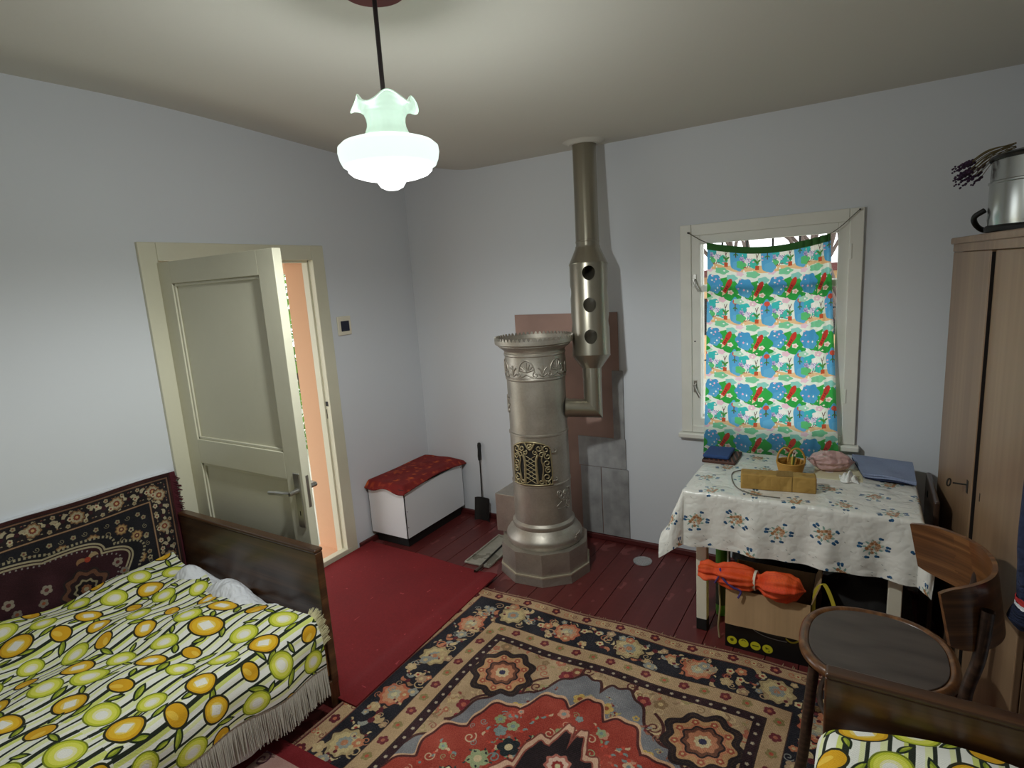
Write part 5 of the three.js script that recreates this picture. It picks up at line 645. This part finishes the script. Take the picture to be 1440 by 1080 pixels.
// jacket hanging on the wardrobe's right edge
{ const j = thing('jacket', 'dark blue jacket with red and white cuff hanging on the wardrobe, right edge of photo', 'jacket'); const X = 3.262, Z = 1.40, jy = 0.12;
  const loft = (pts, rx, rz, n = 30) => { const c = new THREE.CatmullRomCurve3(pts); return surf(n, 28, (u, v) => { const p = c.getPoint(u), t = -v * 2 * PI, q = Math.min(u * (rx.length - 1), rx.length - 1.001), i = Math.floor(q), f = q - i, a = lerp(rx[i], rx[i + 1], f), b = lerp(rz[i], rz[i + 1], f), w = 1 + 0.06 * Math.sin(t * 5 + u * 9); return V(p.x + a * w * Math.cos(t), p.y, p.z + b * w * Math.sin(t)); }, 0, (u, v) => [u, v * .4]); };
  mesh('body', loft([V(X + 0.01, 1.42, Z + 0.14), V(X, 1.25, Z + 0.14), V(X, 0.9, Z + 0.14), V(X + 0.005, 0.66, Z + 0.14)], [0.01, 0.05, 0.045, 0.045], [0.03, 0.13, 0.14, 0.15]).translate(0, jy, 0), M.navy, j);
  mesh('sleeve', loft([V(X - 0.005, 1.30, Z + 0.03), V(X - 0.015, 1.05, Z), V(X - 0.02, 0.80, Z - 0.012), V(X - 0.018, 0.655, Z - 0.012)], [0.02, 0.036, 0.034, 0.026], [0.03, 0.042, 0.04, 0.034]).translate(0, jy, 0), M.navy, j);
  const band = (y0, y1, m, n) => mesh(n, loft([V(X - 0.018, y1, Z - 0.012), V(X - 0.018, y0, Z - 0.012)], [0.029, 0.029], [0.037, 0.037], 3).translate(0, jy, 0), m, j);
  band(0.648, 0.665, std({ color: 0xb02a2a, roughness: 0.9 }), 'cuff_stripe'); band(0.636, 0.649, M.white, 'cuff_stripe'); mesh('cuff', loft([V(X - 0.018, 0.638, Z - 0.012), V(X - 0.022, 0.60, Z - 0.012), V(X - 0.022, 0.575, Z - 0.012)], [0.03, 0.038, 0.022], [0.038, 0.046, 0.026]).translate(0, jy, 0), M.navy, j); base(j); }

// ---------------------------------------------------------------- curtain
{ const c = thing('curtain', 'brightly printed nursery curtain strung across the window', 'curtain');
  const topY = (x) => { const t = (x - 2.10) / 0.585; return 1.836 - 0.05 * Math.sin(PI * clamp(t * 0.9 + 0.02)) * 1 + 0.004 * t; };
  const gath = (x) => sstep(2.5, 2.68, x);
  const f = (u, v) => { const xt = 2.104 + 0.578 * (u < 0.7 ? u * 1.06 : 0.742 + (u - 0.7) * 0.86), xb = lerp(2.088, 2.755, u), x = lerp(xt, xb, Math.pow(v, 1.1)), y = lerp(topY(xt), 0.655 + 0.012 * u + 0.006 * Math.sin(u * 14), v); const z = lerp(0.026, 0.074, Math.pow(v, 3.5)) + 0.008 * Math.sin(u * 19) * (0.4 + v) * 0.8 + 0.012 * v * (1 - v) * (Math.exp(-Math.pow((u - 0.78) / 0.03, 2)) + Math.exp(-Math.pow((u - 0.22 - 0.05 * v) / 0.025, 2)) - Math.exp(-Math.pow((u - 0.86) / 0.03, 2)))* 2.2 + 0.009 * gath(xt) * Math.sin(u * 95) * (1 - 0.6 * v); return V(x, y, z); };
  mesh('cloth', surf(160, 80, (u, v) => f(u, 0.025 + 0.975 * v), 0, (u, v) => [u * 0.80, 1 - v * 1.16]), M.curtain, c);
  mesh('hem', surf(160, 3, (u, v) => { const p = f(u, v * 0.03); p.z += 0.004; return p; }, 0.009), M.hem, c);
  const P0 = f(0, 0), P1 = f(1, 0); mesh('cord', tube([V(2.005, 1.892, 0.035), V(P0.x - 0.01, P0.y + 0.004, P0.z), f(0.25, 0.006), f(0.5, 0.006), f(0.75, 0.006), V(P1.x + 0.005, P1.y + 0.002, P1.z), V(2.80, 1.925, 0.03)], 0.0022, 80, 6), M.string, c);
  mesh('nail', rod(V(2.005, 1.892, 0.0), V(2.005, 1.892, 0.04), 0.005), M.iron, c); mesh('nail', rod(V(2.80, 1.925, 0.0), V(2.80, 1.925, 0.036), 0.004), M.iron, c); base(c); }

// ---------------------------------------------------------------- outdoors, seen past the curtain and the door
{ const g = struct('ground', 'pale bare ground outdoors'); mesh('soil', triUV(box(-14, 16, -0.35, -0.15, -16, 8)), M.ground, g);
  const p = struct('porch', 'pale concrete porch outside the door'); mesh('slab', triUV(box(-1.6, -WT, -0.15, 0.0, -1.2, 2.4)), M.ground, p);
  const q = thing('porch_post', 'orange painted porch beam and post outside the door', 'porch'); mesh('post', rbox(-1.55, -1.43, 0, 2.2, -0.36, -0.24, 0.005), M.peach, q); mesh('beam', rbox(-1.56, -1.42, 1.88, 2.2, -0.24, 2.3, 0.005), M.peach, q); mesh('roof', box(-1.9, -WT, 2.2, 2.28, -0.6, 2.5), M.tan, q); base(q); }
{ const h = thing('house', 'tan neighbouring house seen past the curtain', 'house'); mesh('wall', box(-2, 5.5, -0.15, 1.55, -7.2, -6.6), M.tan, h); const rf = extr(poly([[-2.3, 0], [5.8, 0], [5.8, 0.08], [-2.3, 0.08]]), 1.2, 0); rf.rotateX(-0.5); rf.translate(0, 1.5, -6.5); mesh('roof', [box(-2.3, 5.8, 1.55, 1.66, -7.5, -6.3)], M.brownRose, h); for (const x of [0.3, 2.4, 4.2]) mesh('window', box(x, x + 0.6, 0.6, 1.2, -6.6, -6.58), M.dark, h); base(h); }
function tree(label, x, z, H, seed) { const t = thing('bare_tree', label, 'tree'), r = rng(seed), G = []; const grow = (p, d, l, rad, n) => { const e = p.clone().add(d.clone().multiplyScalar(l)); G.push(rod(p, e, rad, rad * 0.7, 5)); if (n > 0) for (let k = 0; k < 3; k++) { const q = d.clone().add(V((r() - .5) * 1.5, (r() - .35) * 0.9, (r() - .5) * 1.5)).normalize(); grow(e, q, l * (0.62 + r() * 0.2), rad * 0.6, n - 1); } }; grow(V(x, -0.15, z), V(0, 1, 0), H * 0.36, 0.07, 5); mesh('trunk_and_branches', G, M.bark, t); base(t); }
tree('bare branched tree outside the window, left of the curtain', 1.2, -4.4, 3.2, 5); tree('bare branched tree outside the window, right of the curtain', 2.7, -3.6, 3.0, 9);
function shrub(label, x, z, R, H, n, mat, seed) { const t = thing('shrub', label, 'shrub'), r = rng(seed), P = [], N = []; 
  for (let k = 0; k < n; k++) { const a = r() * 2 * PI, q = Math.sqrt(r()), y = -0.15 + H * r(), w = R * (0.5 + 0.5 * Math.sin(PI * clamp((y + 0.3) / (H + 0.3)))); const c = V(x + w * q * Math.cos(a), y, z + w * q * Math.sin(a)), s = 0.035 + r() * 0.03, d1 = V(r() - .5, r() - .5, r() - .5).normalize(), d2 = V(r() - .5, r() - .5, r() - .5).cross(d1).normalize(); const p = (i, j) => c.clone().add(d1.clone().multiplyScalar(i * s)).add(d2.clone().multiplyScalar(j * s * 0.5)); for (const v of [p(-1, 0), p(0, -1), p(1, 0), p(-1, 0), p(1, 0), p(0, 1)]) P.push(v.x, v.y, v.z); }
  const g = new THREE.BufferGeometry(); g.setAttribute('position', new THREE.Float32BufferAttribute(P, 3)); g.computeVertexNormals(); mesh('foliage', g, mat, t).userData = { kind: 'stuff' }; mesh('stem', [rod(V(x, -0.15, z), V(x + 0.05, H * 0.8, z), 0.03, 0.01, 6), rod(V(x, -0.1, z), V(x - 0.1, H * 0.6, z + 0.1), 0.02, 0.01, 6)], M.bark, t); base(t); }
shrub('bright green shrub seen through the gap of the open door', -3.0, -1.3, 0.9, 2.6, 2600, M.leaf, 3); shrub('darker green shrub behind the porch post', -4.6, -3.2, 1.1, 3.0, 2200, M.leaf2, 6);
console.log('scene done');
renderer.render(scene, camera);
